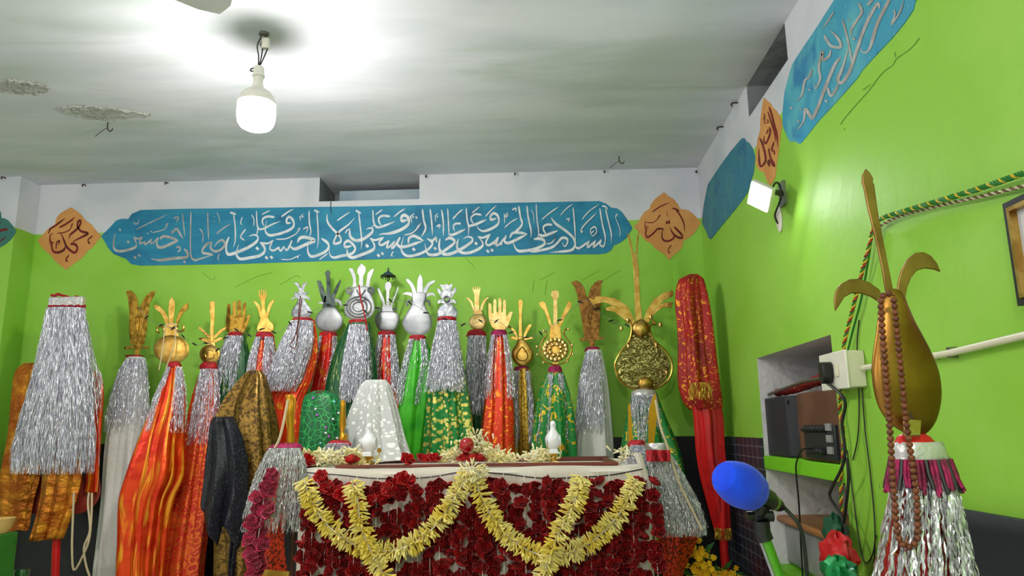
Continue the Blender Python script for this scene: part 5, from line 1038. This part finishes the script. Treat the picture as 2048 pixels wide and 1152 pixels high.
for z in (sz0+.002, sz1+.004):
    for i in range(n+1): a = i/n; vs.append(Vector((sx0-.006+.05*(1-a)**3*0, ym+.05-a*(ym+.05-sy0), z))+Vector((.06*(1-math.sin(math.pi*min(1,a*2+.0)/2)) if a < .5 else 0, 0, 0)))
b.add(vs, [(i, i+1, n+1+i+1, n+1+i) for i in range(n)])
pts = [vs[i] for i in range(n+1)]+[Vector((sx0+.3, sy0, sz0+.002)), Vector((sx0+.3, ym+.02, sz0+.002))]
b = MB(); b.plate([p+Vector((0,0,(sz1-sz0)/2)) for p in pts], sz1-sz0, (0,0,1)); b.build('back_board', M['brownboard'], t, bevel=.004, label='brown board back')
pa, pb = WX(1606,850,.0), WX(1684,905,0); px_ = sx0-.02
b = MB(); slab(b, px_, sx0+.01, NY0+.05, pa.y, SHZ+.008, WX(1640,850).z); b.build('amplifier_panel', M['panel'], t, bevel=.003)
for r in range(2):
    for i in range(6 if r == 0 else 4):
        z = (SHZ+.115) if r == 0 else (SHZ+.035); y = pa.y-.04-i*(.036 if r == 0 else .034)-(.05 if r else 0); b = MB(); b.lathe([(0,0),(.012,0),(.012,.008),(.008,.022),(0,.022)], (px_,y,z), 12, ax=(-1,0,0)); b.build('knob', M['black'], t)
for i in range(3):
    b = MB(); slab(b, px_-.006, px_, NY0+.07+i*.0, NY0+.115, SHZ+.03+i*.04, SHZ+.055+i*.04); b.build('socket_cover', mat('grey_label_plate', S(150,152,150), .5), t)
b = MB(); b.lathe([(0,0),(.011,0),(.011,.004),(0,.006)], (sx0-.006, ym-.03, sz1-.03), 12, ax=(-1,0,0)); b.build('screw', M['black'], t)
b = MB(); A, Bq = Vector((XR+.06, NY1-.05, sz1+.022)), Vector((XR+.03, NY0+.02, sz1+.07))
o_rows = smooth_path([A, A.lerp(Bq,.3)+Vector((.02,0,-.008)), A.lerp(Bq,.7)+Vector((.03,0,.0)), Bq], 6)
M['red_print'] = mat('red_printed_cloth', S(150,26,30), .6, pattern=('spots', S(220,150,130), 50), pl=.3, ph=.2)
b.tube(o_rows, .03, 12, rs=[.014+.008*math.sin(i*1.7)**2+.012*i/18 for i in range(len(o_rows))], sq=.8); o = b.build('rolled_cloth', M['red_print'], base=A); tag(o, 'rolled red printed cloth on top of the dark loudspeaker box', 'cloth')
b = MB(); P = [A+Vector((-.03,.02,-.006)), A.lerp(Bq,.55)+Vector((-.02,0,-.004)), Bq+Vector((-.02,0,-.025))]; b.tube(P, .007, 10); o = b.build('metal_tube', M['steel'], base=P[0]); tag(o, 'grey metal tube lying along the rolled cloth in the niche', 'tube')
# box with a wooden lid in the lower niche
bx = at(1552,1028,X=XR+.04); by1 = bx.y; bz1 = bx.z
t = thing('storage_box', (XR+.2, (by1+NY0)/2, NZ0+.012), 'translucent grey storage box with wooden lid in the lower niche', 'box')
M['greybox'] = mat('grey_translucent_plastic', S(150,152,150), .35, col2=S(126,130,130), scale=9)
b = MB(); slab(b, XR+.06, XR+.38, NY0+.06, by1-.03, NZ0+.013, bz1-.028); b.build('body', M['greybox'], t, bevel=.02)
b = MB(); slab(b, XR+.03, XR+.42, NY0+.03, by1, bz1-.028, bz1); b.build('lid', mat('pale_wood_lid', S(176,120,70), .5, col2=S(150,98,56), scale=(20,3,3)), t, bevel=.012)
def bundle(name, c, r, m, label, seed, sx=1, sy=1, sz=.8):
    rg = random.Random(seed); b = MB(); n1_, n2_ = 26, 14; vs = []; ph = [rg.uniform(0,6) for _ in range(4)]
    for i in range(n2_+1):
        for k in range(n1_):
            th, fi = 2*math.pi*k/n1_, math.pi*i/n2_; q = 1+.14*math.sin(4*th+3*fi+ph[0])+.1*math.sin(7*th-4*fi+ph[1])+.06*math.sin(11*fi+5*th+ph[2])
            vs.append(c+Vector((r*q*math.sin(fi)*math.cos(th)*sx, r*q*math.sin(fi)*math.sin(th)*sy, r*q*math.cos(fi)*sz)))
    b.add(vs, [(i*n1_+k, i*n1_+(k+1)%n1_, (i+1)*n1_+(k+1)%n1_, (i+1)*n1_+k) for i in range(n2_) for k in range(n1_)])
    o = b.build(name, m, base=c); return tag(o, label, 'cloth bundle')
M['green_sat'] = mat('green_satin', S(20,150,80), .3, .3, col2=S(10,110,60), scale=14); M['dkgreen'] = mat('dark_green_cloth', S(16,84,52), .6); M['red_bun'] = mat('red_cloth', S(196,24,28), .5)
yq = NY0+.12
bundle('cloth_bundle', Vector((XR-.05, at(1672,1075,X=XR-.05).y, at(1672,1070,X=XR-.05).z)), .05, M['dkgreen'], 'dark green cloth bundle in front of the storage box', 1, .6, 1.3, 1.2)
bundle('cloth_bundle', Vector((XR-.11, at(1672,1112,X=XR-.11).y-.02, at(1672,1112,X=XR-.11).z)), .07, M['red_bun'], 'red cloth bundle in front of the lower niche', 2, .6, 1.2, .95)
bundle('cloth_bundle', Vector((XR-.17, at(1674,1146,X=XR-.17).y-.02, at(1674,1146,X=XR-.17).z)), .06, M['green_sat'], 'shiny green satin bundle below the red cloth bundle', 3, .7, 1.3, .75)
b = MB(); zt = at(1674,1146,X=XR-.17).z-.045; yy_ = at(1674,1146,X=XR-.17).y; slab(b, XR-.26, XR-.015, yy_-.16, yy_+.2, 0, zt); o = b.build('low_cabinet', M['rosewood'], base=(XR-.14, yy_, 0), bevel=.006); tag(o, 'low brown cabinet below the cloth bundles by the right wall', 'cabinet')
# ---------------------------------------------------------------- socket, pipe, wires on the right wall
A, Bq = WX(1735,712), WX(1735,770); c0 = WX(1702,742); ys0, ys1 = WX(1742,740).y, WX(1672,745).y
t = thing('wall_socket', Vector((XR, (ys0+ys1)/2, c0.z)), 'cream switch socket box with black plug on the right wall', 'socket')
hz = .057; dpt = .055
b = MB(); slab(b, XR-dpt, XR-.0005, ys0+.03, ys1-.03, c0.z-hz, c0.z+hz); b.build('box', M['ivory'], t, bevel=.005)
b = MB(); slab(b, XR-dpt-.008, XR-dpt, ys0+.025, ys1-.025, c0.z-hz-.003, c0.z+hz+.003); b.build('face_plate', mat('white_plate', S(236,234,220), .35), t, bevel=.003)
yc = (ys0+ys1)/2
b = MB(); slab(b, XR-dpt-.016, XR-dpt-.008, yc-.05, yc-.03, c0.z-.02, c0.z+.02); b.build('switch', M['ivory'], t, bevel=.002)
b = MB()
for dy, dz in ((.05,.012),(.05,-.012),(.05,0)): b.lathe([(0,0),(.004,0),(0,.001)], (XR-dpt-.0085, yc+dy, c0.z+dz), 8, ax=(-1,0,0))
b.build('pin_holes', M['black'], t)
t = thing('power_plug', Vector((XR-dpt-.01, yc+.012, c0.z)), 'black three pin plug and cord hanging from the cream socket box', 'plug')
b = MB(); xx_ = XR-dpt-.008; b.plate([Vector((xx_-.018, yc+.012+dy, c0.z+dz)) for dy, dz in ((-.022,.02),(-.012,.03),(.012,.03),(.022,.02),(.022,-.02),(.008,-.04),(-.008,-.04),(-.022,-.02))], .034, (1,0,0)); b.build('plug_body', M['black'], t, bevel=.004)
b = MB(); P = [Vector((xx_-.02, yc+.012, c0.z-.035))]+[at(x, y, X=XR-.06) for x, y in ((1689,800),(1684,850),(1690,900),(1684,935),(1664,975),(1660,995),(1680,1025),(1692,1060),(1700,1090),(1694,1104),(1683,1085),(1690,1030),(1697,960),(1694,915))]
b.tube(smooth_path(P, 7), .005, 8); b.build('cord', M['black'], t)
def pipe_obj(name, P, r, m, label, cat, n=10):
    b = MB(); b.tube(P, r, n); o = b.build(name, m, base=P[0]); return tag(o, label, cat)
P = [WX(1726,736,.018), WX(1900,706,.018), WX(2048,671,.018), WX(2500,560,.018)]
o = pipe_obj('conduit_pipe', [P[0], P[1], P[2], P[2]+(P[2]-P[1])*2], .0085, M['ivory'], 'cream conduit pipe running along the right wall from the socket box', 'pipe')
b = MB(); q = WX(1905,705,.01); b.box(q, (.011,.006,.013)); b.build('clip', M['steel'], o)
def twisted(name, path, label, ms, r=.004, R_=.005, pitch=.03, cat='cable'):
    P = smooth_path(path, 8); D = [P[0]]
    for p, q in zip(P, P[1:]):
        k = max(1, int((q-p).length/.006)); D += [p.lerp(q, (i+1)/k) for i in range(k)]
    t = thing(name, D[0], label, cat)
    for j, mm in enumerate(ms):
        b = MB(); out = []; s = 0
        for i, p in enumerate(D):
            tg = (D[min(i+1,len(D)-1)]-D[max(i-1,0)]).normalized(); u = tg.orthogonal().normalized(); v = tg.cross(u); a = s/pitch*6.283+j*6.283/len(ms); out.append(p+u*R_*math.cos(a)+v*R_*math.sin(a))
            if i+1 < len(D): s += (D[i+1]-p).length
        b.tube(out, r, 5); b.build('strand', mm, t)
    return t
yel, grn, brn, crm, redw = [mat(n, c, .5) for n, c in (('yellow_wire',S(214,186,40)),('green_wire',S(30,120,36)),('brown_wire',S(110,78,52)),('cream_wire',S(206,200,170)),('red_wire',S(170,40,30)))]
o_ = .03
ext = lambda a, b_: b_+(b_-a)*1.4
Pa = [WX(1748,452,o_), WX(1765,436,o_), WX(1850,410,o_), WX(1950,380,o_), WX(2048,346,o_)]
twisted('twisted_cable', Pa+[ext(Pa[-2],Pa[-1])], 'thick green and yellow twisted cable sagging along the right wall', [grn, yel, grn, grn], .003, .0046, .04)
Pb = [WX(1748,460,.02), WX(1790,436,.02), WX(1870,413,.02), WX(1960,393,.02), WX(2048,372,.02)]
twisted('twisted_cable', Pb+[ext(Pb[-2],Pb[-1])], 'thin brown and cream twisted cable below the green and yellow one', [brn, crm], .0026, .0028, .025)
twisted('twisted_cable', [WX(1748,452,o_), WX(1736,500,o_), WX(1720,560,o_), WX(1705,620,o_), WX(1688,690,o_), WX(1684,760,.03), WX(1680,820,.02), WX(1688,880,.02), WX(1682,960,.03), WX(1684,1050,.03), WX(1686,1160,.03)], 'green and yellow twisted cable dropping past the socket box to the floor', [yel, grn, redw], .003, .004, .04)
pipe_obj('wire', smooth_path([WX(1746,458,.012), WX(1735,530,.012), WX(1722,600,.012), WX(1706,660,.012), WX(1693,712,.012)], 6), .0035, grn, 'green wire beside the dropping twisted cable', 'wire', 6)
for k, (pts, lb) in enumerate([([(1718,640),(1714,700),(1718,800),(1716,870),(1706,920)], 'thin dark wire curving down right of the socket box'), ([(1724,776),(1730,860),(1742,960),(1750,1060),(1748,1130)], 'thin dark wire running down the wall below the conduit pipe'), ([(1694,900),(1706,990),(1718,1080),(1730,1125),(1745,1110),(1752,1070)], 'thin dark wire looping low on the right wall')]):
    pipe_obj('wire', smooth_path([WX(x, y, .006) for x, y in pts], 6), .0022, M['cable'], lb, 'wire', 5)
pipe_obj('wire', smooth_path([at(x, y, X=XR-.02) for x, y in ((1625,896),(1606,899),(1596,915),(1592,940),(1598,1010),(1602,1090),(1606,1170),(1608,1260))], 6), .0035, M['black'], 'black cable hanging from the amplifier panel over the shelf edge', 'cable', 6)
# picture frame on the right wall, only its left edge in view
f0 = WX(2014,408,.02); f1 = WX(2030,600,.02); ya = f0.y; zt_, zb_ = f0.z, WX(2046,612,.02).z
t = thing('picture_frame', Vector((XR, ya-.25, zb_)), 'dark and gold framed picture at the right edge of the view', 'picture')
for nm, ins, dp, mm in (('outer_frame', 0, .03, M['black']), ('gold_frame', .014, .034, M['brass'])):
    b = MB(); w1_ = .014 if ins == 0 else .009
    y0_, y1_, z0_, z1_ = ya-.5+ins, ya-ins, zb_+ins, zt_-ins
    for sl in ((y1_-w1_,y1_,z0_,z1_),(y0_,y0_+w1_,z0_,z1_),(y0_+w1_,y1_-w1_,z0_,z0_+w1_),(y0_+w1_,y1_-w1_,z1_-w1_,z1_)): slab(b, XR-dp, XR-.001, *sl)
    b.build(nm, mm, t)
b = MB(); slab(b, XR-.018, XR-.002, ya-.5+.023, ya-.023, zb_+.023, zt_-.023); b.build('print', mat('pale_print', S(206,210,220), .5), t)
# dark sheet along the wall, low at right
s0, s1 = WX(1915,1014,.03), WX(2048,1034,.03)
b = MB(); vs = []; n = 14
for i in range(n+1):
    y = s0.y+.32-i*.13
    for j, z in enumerate((s0.z, s0.z-.04, s0.z-.1, s0.z-.16, s0.z-.25, s0.z-.4, 0.02)):
        vs.append((XR-.03-.018*math.sin(j*1.6+.3*i)-.004*j, y, z))
b.add(vs, [(i*7+j, (i+1)*7+j, (i+1)*7+j+1, i*7+j+1) for i in range(n) for j in range(6)])
o = b.build('dark_sheet', mat('dark_navy_cloth', S(28,36,42), .6, bump=.2, bscale=6), base=(XR-.03, s0.y-.4, .02)); sm_ = o.modifiers.new('thick', 'SOLIDIFY'); sm_.thickness = .012; tag(o, 'dark navy sheet hung low along the right wall at bottom right', 'cloth')
# ---------------------------------------------------------------- left foreground bits
YL = -1.2
g0, g1 = at(-60,1062,Y=YL+.3), at(38,1062,Y=YL+.3)
M['greenbox'] = mat('speckled_green_paint', S(40,124,40), .5, pattern=('spots', S(16,52,20), 26), pl=.2, ph=.1)
b = MB(); slab(b, g0.x-.4, g1.x, YL, YL+.3, 0, g1.z); o = b.build('green_stand', M['greenbox'], base=((g0.x-.2+g1.x)/2, YL+.17, 0), bevel=.008); tag(o, 'speckled green painted block at the bottom left corner', 'stand')
c = at(0,1050,Y=YL+.22); b = MB(); b.lathe([(0,0),(.03,0),(.05,.03),(.058,.06),(.061,.066),(.054,.062),(.046,.03),(0,.012)], (c.x, YL+.22, g1.z+.001), 28); o = b.build('bowl', mat('yellow_wooden_bowl', S(206,172,100), .5), base=(c.x, YL+.22, g1.z)); tag(o, 'yellowish bowl standing on the green block at bottom left', 'bowl')
b = MB(); c = at(44,1142,Y=YL+.42); q = Vector((c.x, YL+.42, 0)); b.lathe([(0,c.z-.05),(.03,c.z-.05),(.034,c.z),(.03,c.z+.01),(0,c.z+.01)], q, 20); b.lathe([(0,0),(.05,0),(.05,.01),(.012,.02),(.012,c.z-.05),(0,c.z-.05)], q, 16)
o = b.build('glass_pot', mat('dark_green_glass', S(40,90,50), .15, coat=1), base=q); tag(o, 'small dark green pot on a stand beside the green block', 'pot')
for k, (pts, lb) in enumerate([([(178,985),(176,1010),(180,1060),(168,1095),(172,1130),(182,1160)], 'cream rope strand hanging left of the long white cloth'), ([(184,986),(183,1030),(178,1080),(164,1115),(148,1140),(144,1100),(146,1030),(148,985)], 'cream rope loop hanging below the copper strip')]):
    pipe_obj('rope', smooth_path([at(x, y, Y=-.46) for x, y in pts], 6), .0055, M['rope'], lb, 'rope', 7)
# flower pots bottom right of the table
def flowers(x, y, Y, label, seed, wd, ht, n, pot=False):
    rg = random.Random(seed); c = at(x, y, Y=Y); t = thing('flower_bunch', Vector((c.x, Y, 0)), label, 'flowers')
    b = MB()
    for i in range(n):
        p = c+Vector((rg.gauss(0,wd), rg.gauss(0,wd), rg.gauss(0,ht)))
        for k in range(9): a = k*.698; d = Vector((math.cos(a), rg.uniform(-1,.2), math.sin(a))); bud(b, p, d, .016, .0035, rg)
    b.build('blossoms', M['marigold'], t)
    b = MB()
    for i in range(14):
        a = rg.uniform(0,6.28); p = c+Vector((rg.gauss(0,wd), .02, rg.gauss(0,ht)-.02)); d = Vector((math.cos(a),-.2,abs(math.sin(a)))); sd = Vector((-d.z,0,d.x))*.012
        b.add([p, p+d*.03+sd, p+d*.07, p+d*.03-sd], [(0,1,2,3)])
    b.tube([Vector((c.x,Y,.0)), c], .008, 6); b.build('foliage', M['leaf'], t, smooth=False)
    if pot: b = MB(); b.lathe([(0,0),(.07,0),(.085,c.z-.05),(.078,c.z-.05),(0,c.z-.08)], (c.x,Y,0), 24); b.build('pot', mat('pale_pot', S(190,196,180), .4), t)
flowers(1402,1128,-1.0, 'yellow flower bunch beside the right red sequinned cloth', 91, .03, .05, 60)
flowers(1448,1146,-.75, 'yellow flowers in a pale pot below the red wrapped corner standard', 92, .03, .012, 30, True)
# ---------------------------------------------------------------- nails and hooks near the ceiling
M['rust'] = mat('rusty_iron', S(60,44,36), .7)
first = None
for (x, y, how, lb) in [(12,352,'p','left most, on the pilaster'),(172,367,'b','above the left medallion'),(336,365,'b','left of the back ventilator'),(853,350,'b','just right of the back ventilator'),(1030,347,'b','above the middle of the long cartouche'),(1208,344,'b','above the right end of the long cartouche'),(1391,344,'b','in the right room corner'),(1446,241,'r','on the right wall ceiling line'),(1474,178,'r','beside the right ventilator')]:
    p = at(x, y, Y=0) if how == 'b' else at(x, y, Y=yp) if how == 'p' else at(x, y, X=XR); p.z = min(p.z, CEIL-.012); d = Vector((-1,0,0)) if how == 'r' else Vector((0,-1,0))
    b = MB(); b.tube(smooth_path([p-d*.004, p+d*.02, p+d*.035+Vector((0,0,-.006)), p+d*.03+Vector((0,0,-.018))], 4), .004, 6); o = b.build('iron_hook', M['rust'], base=p); tag(o, 'small rusty iron hook at the ceiling line, '+lb, 'hook', 'iron hooks along the ceiling line')
for (x, y, lb) in [(1238,312,'dark hook with a wire loop in the ceiling near the right corner'),(216,245,'dark hook with a flake of plaster in the left part of the ceiling')]:
    p = at(x, y, Z=CEIL); b = MB(); b.tube(smooth_path([p, p+Vector((0,0,-.03)), p+Vector((.015,0,-.05)), p+Vector((.03,0,-.035))], 4), .003, 6); b.tube(smooth_path([p+Vector((.005,0,-.03)), p+Vector((-.02,-.005,-.045)), p+Vector((-.06,0,-.075))], 4), .0018, 5); o = b.build('ceiling_hook', M['rust'], base=p); tag(o, lb, 'hook')
# wire with a nail under the back ventilator
pipe_obj('wire', [at(662,402,Y=-.004), at(661,415,Y=-.006), at(663,427,Y=-.006)], .0022, M['rust'], 'thin wire and nail hanging under the back ventilator', 'wire', 5)
# ---------------------------------------------------------------- microphone
M['foam'] = mat('blue_foam', S(8,72,240), .95, sheen=.15, col2=S(8,62,224), scale=30, bump=.3, bscale=200, bdist=.002)
mc = at(1473,966,Y=CAM.y+1.12); tail = at(1578,1022,Y=CAM.y+1.2); ax = (tail-mc).normalized()
t = thing('microphone', mc, 'microphone with a blue foam windscreen on a stand', 'microphone')
u_ = (tail-mc).length
b = MB(); b.lathe([(0,-.033),(.014,-.0328),(.0215,-.031),(.026,-.024),(.0305,-.01),(.033,.002),(.0335,.012),(.0325,.022),(.031,.026),(.0315,.03),(.028,.042),(.024,.048),(0,.049)], mc, 36, ax=ax); b.build('foam_windscreen', M['foam'], t)
M['darkgreen_body'] = mat('dark_olive_plastic', S(38,50,28), .4)
b = MB(); b.lathe([(0,.045),(.0125,.046),(.013,.055),(.0155,.06),(.016,.082),(.0135,.088),(.012,.092),(0,.092)], mc, 20, ax=ax); b.build('body', M['darkgreen_body'], t)
b = MB(); b.lathe([(0,.091),(.0118,.0915),(.0118,.0975),(0,.098)], mc, 20, ax=ax); b.build('ring', mat('olive_ring', S(92,124,40), .4), t)
b = MB(); b.lathe([(0,.0975),(.0112,.098),(.009,.112),(.005,.12),(0,.12)], mc, 16, ax=ax); b.build('connector', M['black'], t)
e = mc+ax*.118
b = MB(); b.tube(smooth_path([e-ax*.004, e+ax*.01, at(1598,1050,Y=e.y), at(1608,1090,Y=e.y), at(1614,1160,Y=e.y), at(1616,1240,Y=e.y)], 7), .0032, 7); b.build('cable', M['black'], t)
js = mc+ax*.062; ja = at(1524,1062,Y=mc.y+.03); jb = at(1558,1152,Y=mc.y+.03); jl = ja+(jb-ja)*1.7; ft = Vector((jl.x, jl.y, .02))
t = thing('microphone_stand', Vector((ft.x, ft.y, 0)), 'green and chrome microphone stand with a black clip', 'stand')
b = MB(); b.tube([js+Vector((0,0,-.014)), js+Vector((-.006,0,-.03)), ja+Vector((0,0,.012))], .012, 10, rs=[.013,.01,.012]); b.tube([ja+Vector((0,0,.014)), ja, ja+(jb-ja).normalized()*.014], .0125, 12); b.lathe([(0,-.02),(.008,-.02),(.008,.02),(0,.02)], js+Vector((-.004,0,-.03)), 12, ax=(1,0,0)); b.build('clip', M['black'], t)
b = MB(); b.tube([jl+Vector((0,0,.02)), ft], .01, 12); b.lathe([(0,-.03),(.017,-.03),(.017,.03),(0,.03)], jl, 14); b.build('post', M['black'], t)
b = MB(); b.tube([ja, jl], .0085, 12); b.build('boom', mat('green_tube', S(86,160,40), .25, .4), t)
b = MB(); sd = Vector((-.0085,-.003,0)); b.tube([ja+sd, jl+sd], .003, 8); b.build('chrome_rail', M['silver'], t)
b = MB(); b.lathe([(0,0),(.13,0),(.13,.012),(.03,.024),(.015,.05),(0,.05)], (ft.x,ft.y,0), 32); b.build('base', M['black'], t)
# ---------------------------------------------------------------- foreground standard
YA = CAM.y+1.25
W = lambda x, y, Y=YA: at(x, y, Y=Y)
root = W(1830,900)
t = thing('processional_standard', Vector((root.x, YA, 0)), 'large bronze gourd standard with sabre blades close to the viewer at right', 'standard')
b = MB(); b.tube([Vector((root.x+.02,YA,0)), W(1828,900), W(1810,800)], .012, 12); b.build('pole', M['wood_pole'], t)
out = [(1775,582),(1762,600),(1757,630),(1752,670),(1746,710),(1744,745),(1749,785),(1760,818),(1780,845),(1805,863),(1835,871),(1855,864),(1872,840),(1881,805),(1882,775),(1876,740),(1862,705),(1845,672),(1828,640),(1815,610),(1806,588),(1790,578)]
b = MB(); b.dome([W(x, y) for x, y in round_poly(out, 3)], .014, .002); b.build('finial_plate', M['bronze'], t)
M['bronze_blade'] = metal('dull_bronze_blade', S(176,136,84), S(140,106,62), .4, 10, .1)
for poly in ([(1733,336),(1741,344),(1748,356),(1747,364),(1750,368),(1757,420),(1768,480),(1780,540),(1788,580),(1773,584),(1766,540),(1752,475),(1738,420),(1728,370),(1725,364),(1726,350)],
             [(1672,622),(1669,600),(1672,582),(1682,568),(1700,558),(1720,557),(1740,564),(1760,578),(1766,592),(1758,602),(1742,592),(1722,586),(1704,586),(1690,594),(1680,610)],
             [(1796,590),(1797,565),(1804,540),(1816,518),(1832,505),(1848,503),(1864,511),(1876,526),(1883,543),(1870,538),(1852,536),(1836,540),(1824,555),(1816,575),(1812,598)]):
    b = MB(); b.plate([W(x, y)+Vector((0,.004,0)) for x, y in poly], .005); b.build('blade', M['bronze_blade'], t, bevel=.0015)
b = MB(); b.plate([W(x, y, YA-.03) for x, y in ((1806,838),(1842,840),(1840,872),(1808,872))], .006); b.build('socket_strap', M['brass_light'], t, bevel=.002)
collar([(868,1802,1850),(880,1792,1864),(892,1788,1872)], YA, M['red_pole'], t, .6, 'red_padding')
collar([(884,1788,1882),(900,1786,1890),(925,1788,1894)], YA, M['silver_band'], t, .62)
b = MB(); rg = random.Random(3)
fr2 = MB()
for i in range(46):
    a = 2*math.pi*i/46; hw = (W(1894,920).x-W(1786,920).x)/2; c = W(1840,918); p = c+Vector((hw*1.04*math.cos(a), hw*.84*math.sin(a), 0)); d = Vector((math.cos(a)*.012, math.sin(a)*.012, -.05+rg.uniform(-.008,.008)))
    (b if i % 3 else fr2).tube([p, p+d*.5, p+d+Vector((rg.uniform(-.004,.004),0,0))], .0032, 6)
b.build('magenta_fringe', M['magenta_band'], t); fr2.build('black_fringe', M['black'], t)
drape('cloth', [(905,1796,1872),(980,1788,1900),(1050,1776,1915),(1152,1762,1930),(1300,1750,1950),(1600,1740,1960)], YA, M['c_redemb'], t, .5, 6, .14, 95)
tinsel('tinsel_fringe', [(925,1796,1884),(970,1784,1906),(1050,1768,1926),(1152,1748,1944),(1260,1735,1960)], YA-.005, M['tinsel_grey'], t, 125, .72, 96, 24, .0036, .7, .1)
# rosary of wooden beads hung on the foreground standard
def bead_run(pts, Y): return smooth_path([at(x, y, Y=Y) for x, y in pts], 10)
P = bead_run([(1790,592),(1775,588),(1762,600),(1764,650),(1768,700),(1773,760),(1777,820),(1781,880),(1785,950),(1790,1010),(1794,1060),(1802,1085),(1815,1094),(1828,1088),(1835,1070),(1834,1010),(1828,950),(1819,890),(1811,830),(1805,770),(1798,700),(1792,640),(1788,600)], YA-.055)
tt = thing('rosary', P[0], 'long rosary of brown wooden beads hung over the foreground bronze standard', 'rosary')
b = MB(); b.tube(P, .0012, 5); b.build('thread', M['thread'], tt)
D = []; acc = 0
for p, q in zip(P, P[1:]):
    L_ = (q-p).length; s = 0
    while acc+L_-s >= .0102: s += .0102-acc; acc = 0; D.append(p.lerp(q, s/L_))
    acc += L_-s
bb = MB(); bb.lathe([(0,-.0052),(.0032,-.0044),(.0052,-.0016),(.0055,0),(.0052,.0016),(.0032,.0044),(0,.0052)], (0,0,0), 12); first = None
for p in D[:100]:
    if first is None: first = o = bb.build('bead', M['bead'], tt, base=(0,0,0))
    else: o = copy_part(first, tt)
    o.location = p-P[0]; o.rotation_euler = (rg.uniform(0,3), rg.uniform(0,3), 0)
if len(D) > 100:
    mb = MB()
    for p in D[100:]: mb.lathe([(0,-.0052),(.0032,-.0044),(.0052,-.0016),(.0055,0),(.0052,.0016),(.0032,.0044),(0,.0052)], p, 10)
    mb.build('remaining_beads', M['bead'], tt, kind='stuff')

# flaking patches on the ceiling
M['flake'] = mat('flaking_plaster', S(186,190,186), .9, bump=1.0, bscale=70, bdist=.03)
for pts, lb in (([(0,160),(40,158),(80,166),(102,178),(70,188),(20,184),(-20,172)], 'flaking plaster patch at the far left of the ceiling'), ([(118,212),(160,210),(220,214),(280,222),(302,230),(250,236),(190,238),(140,226)], 'long flaking plaster patch on the ceiling left of the bulb')):
    P = [at(x, y, Z=CEIL) for x, y in round_poly(pts, 6)]; c = sum(P, Vector())/len(P); rg3 = random.Random(len(lb)); b = MB(); n = len(P); vs = []
    for q, h in ((1,0),(.93,.012),(.8,.006),(.6,.009),(.3,.004)): vs += [c+(p-c)*q*(1+.07*rg3.uniform(-1,1))+Vector((0,0,-h*rg3.uniform(.4,1.3)-.001)) for p in P]
    vs.append(c+Vector((0,0,-.004))); b.add(vs, [(i*n+k, i*n+(k+1)%n, (i+1)*n+(k+1)%n, (i+1)*n+k) for i in range(4) for k in range(n)]+[(4*n+k, 4*n+(k+1)%n, 5*n) for k in range(n)])
    o = b.build('plaster_patch', M['flake'], base=c, smooth=False); tag(o, lb, 'plaster patch')
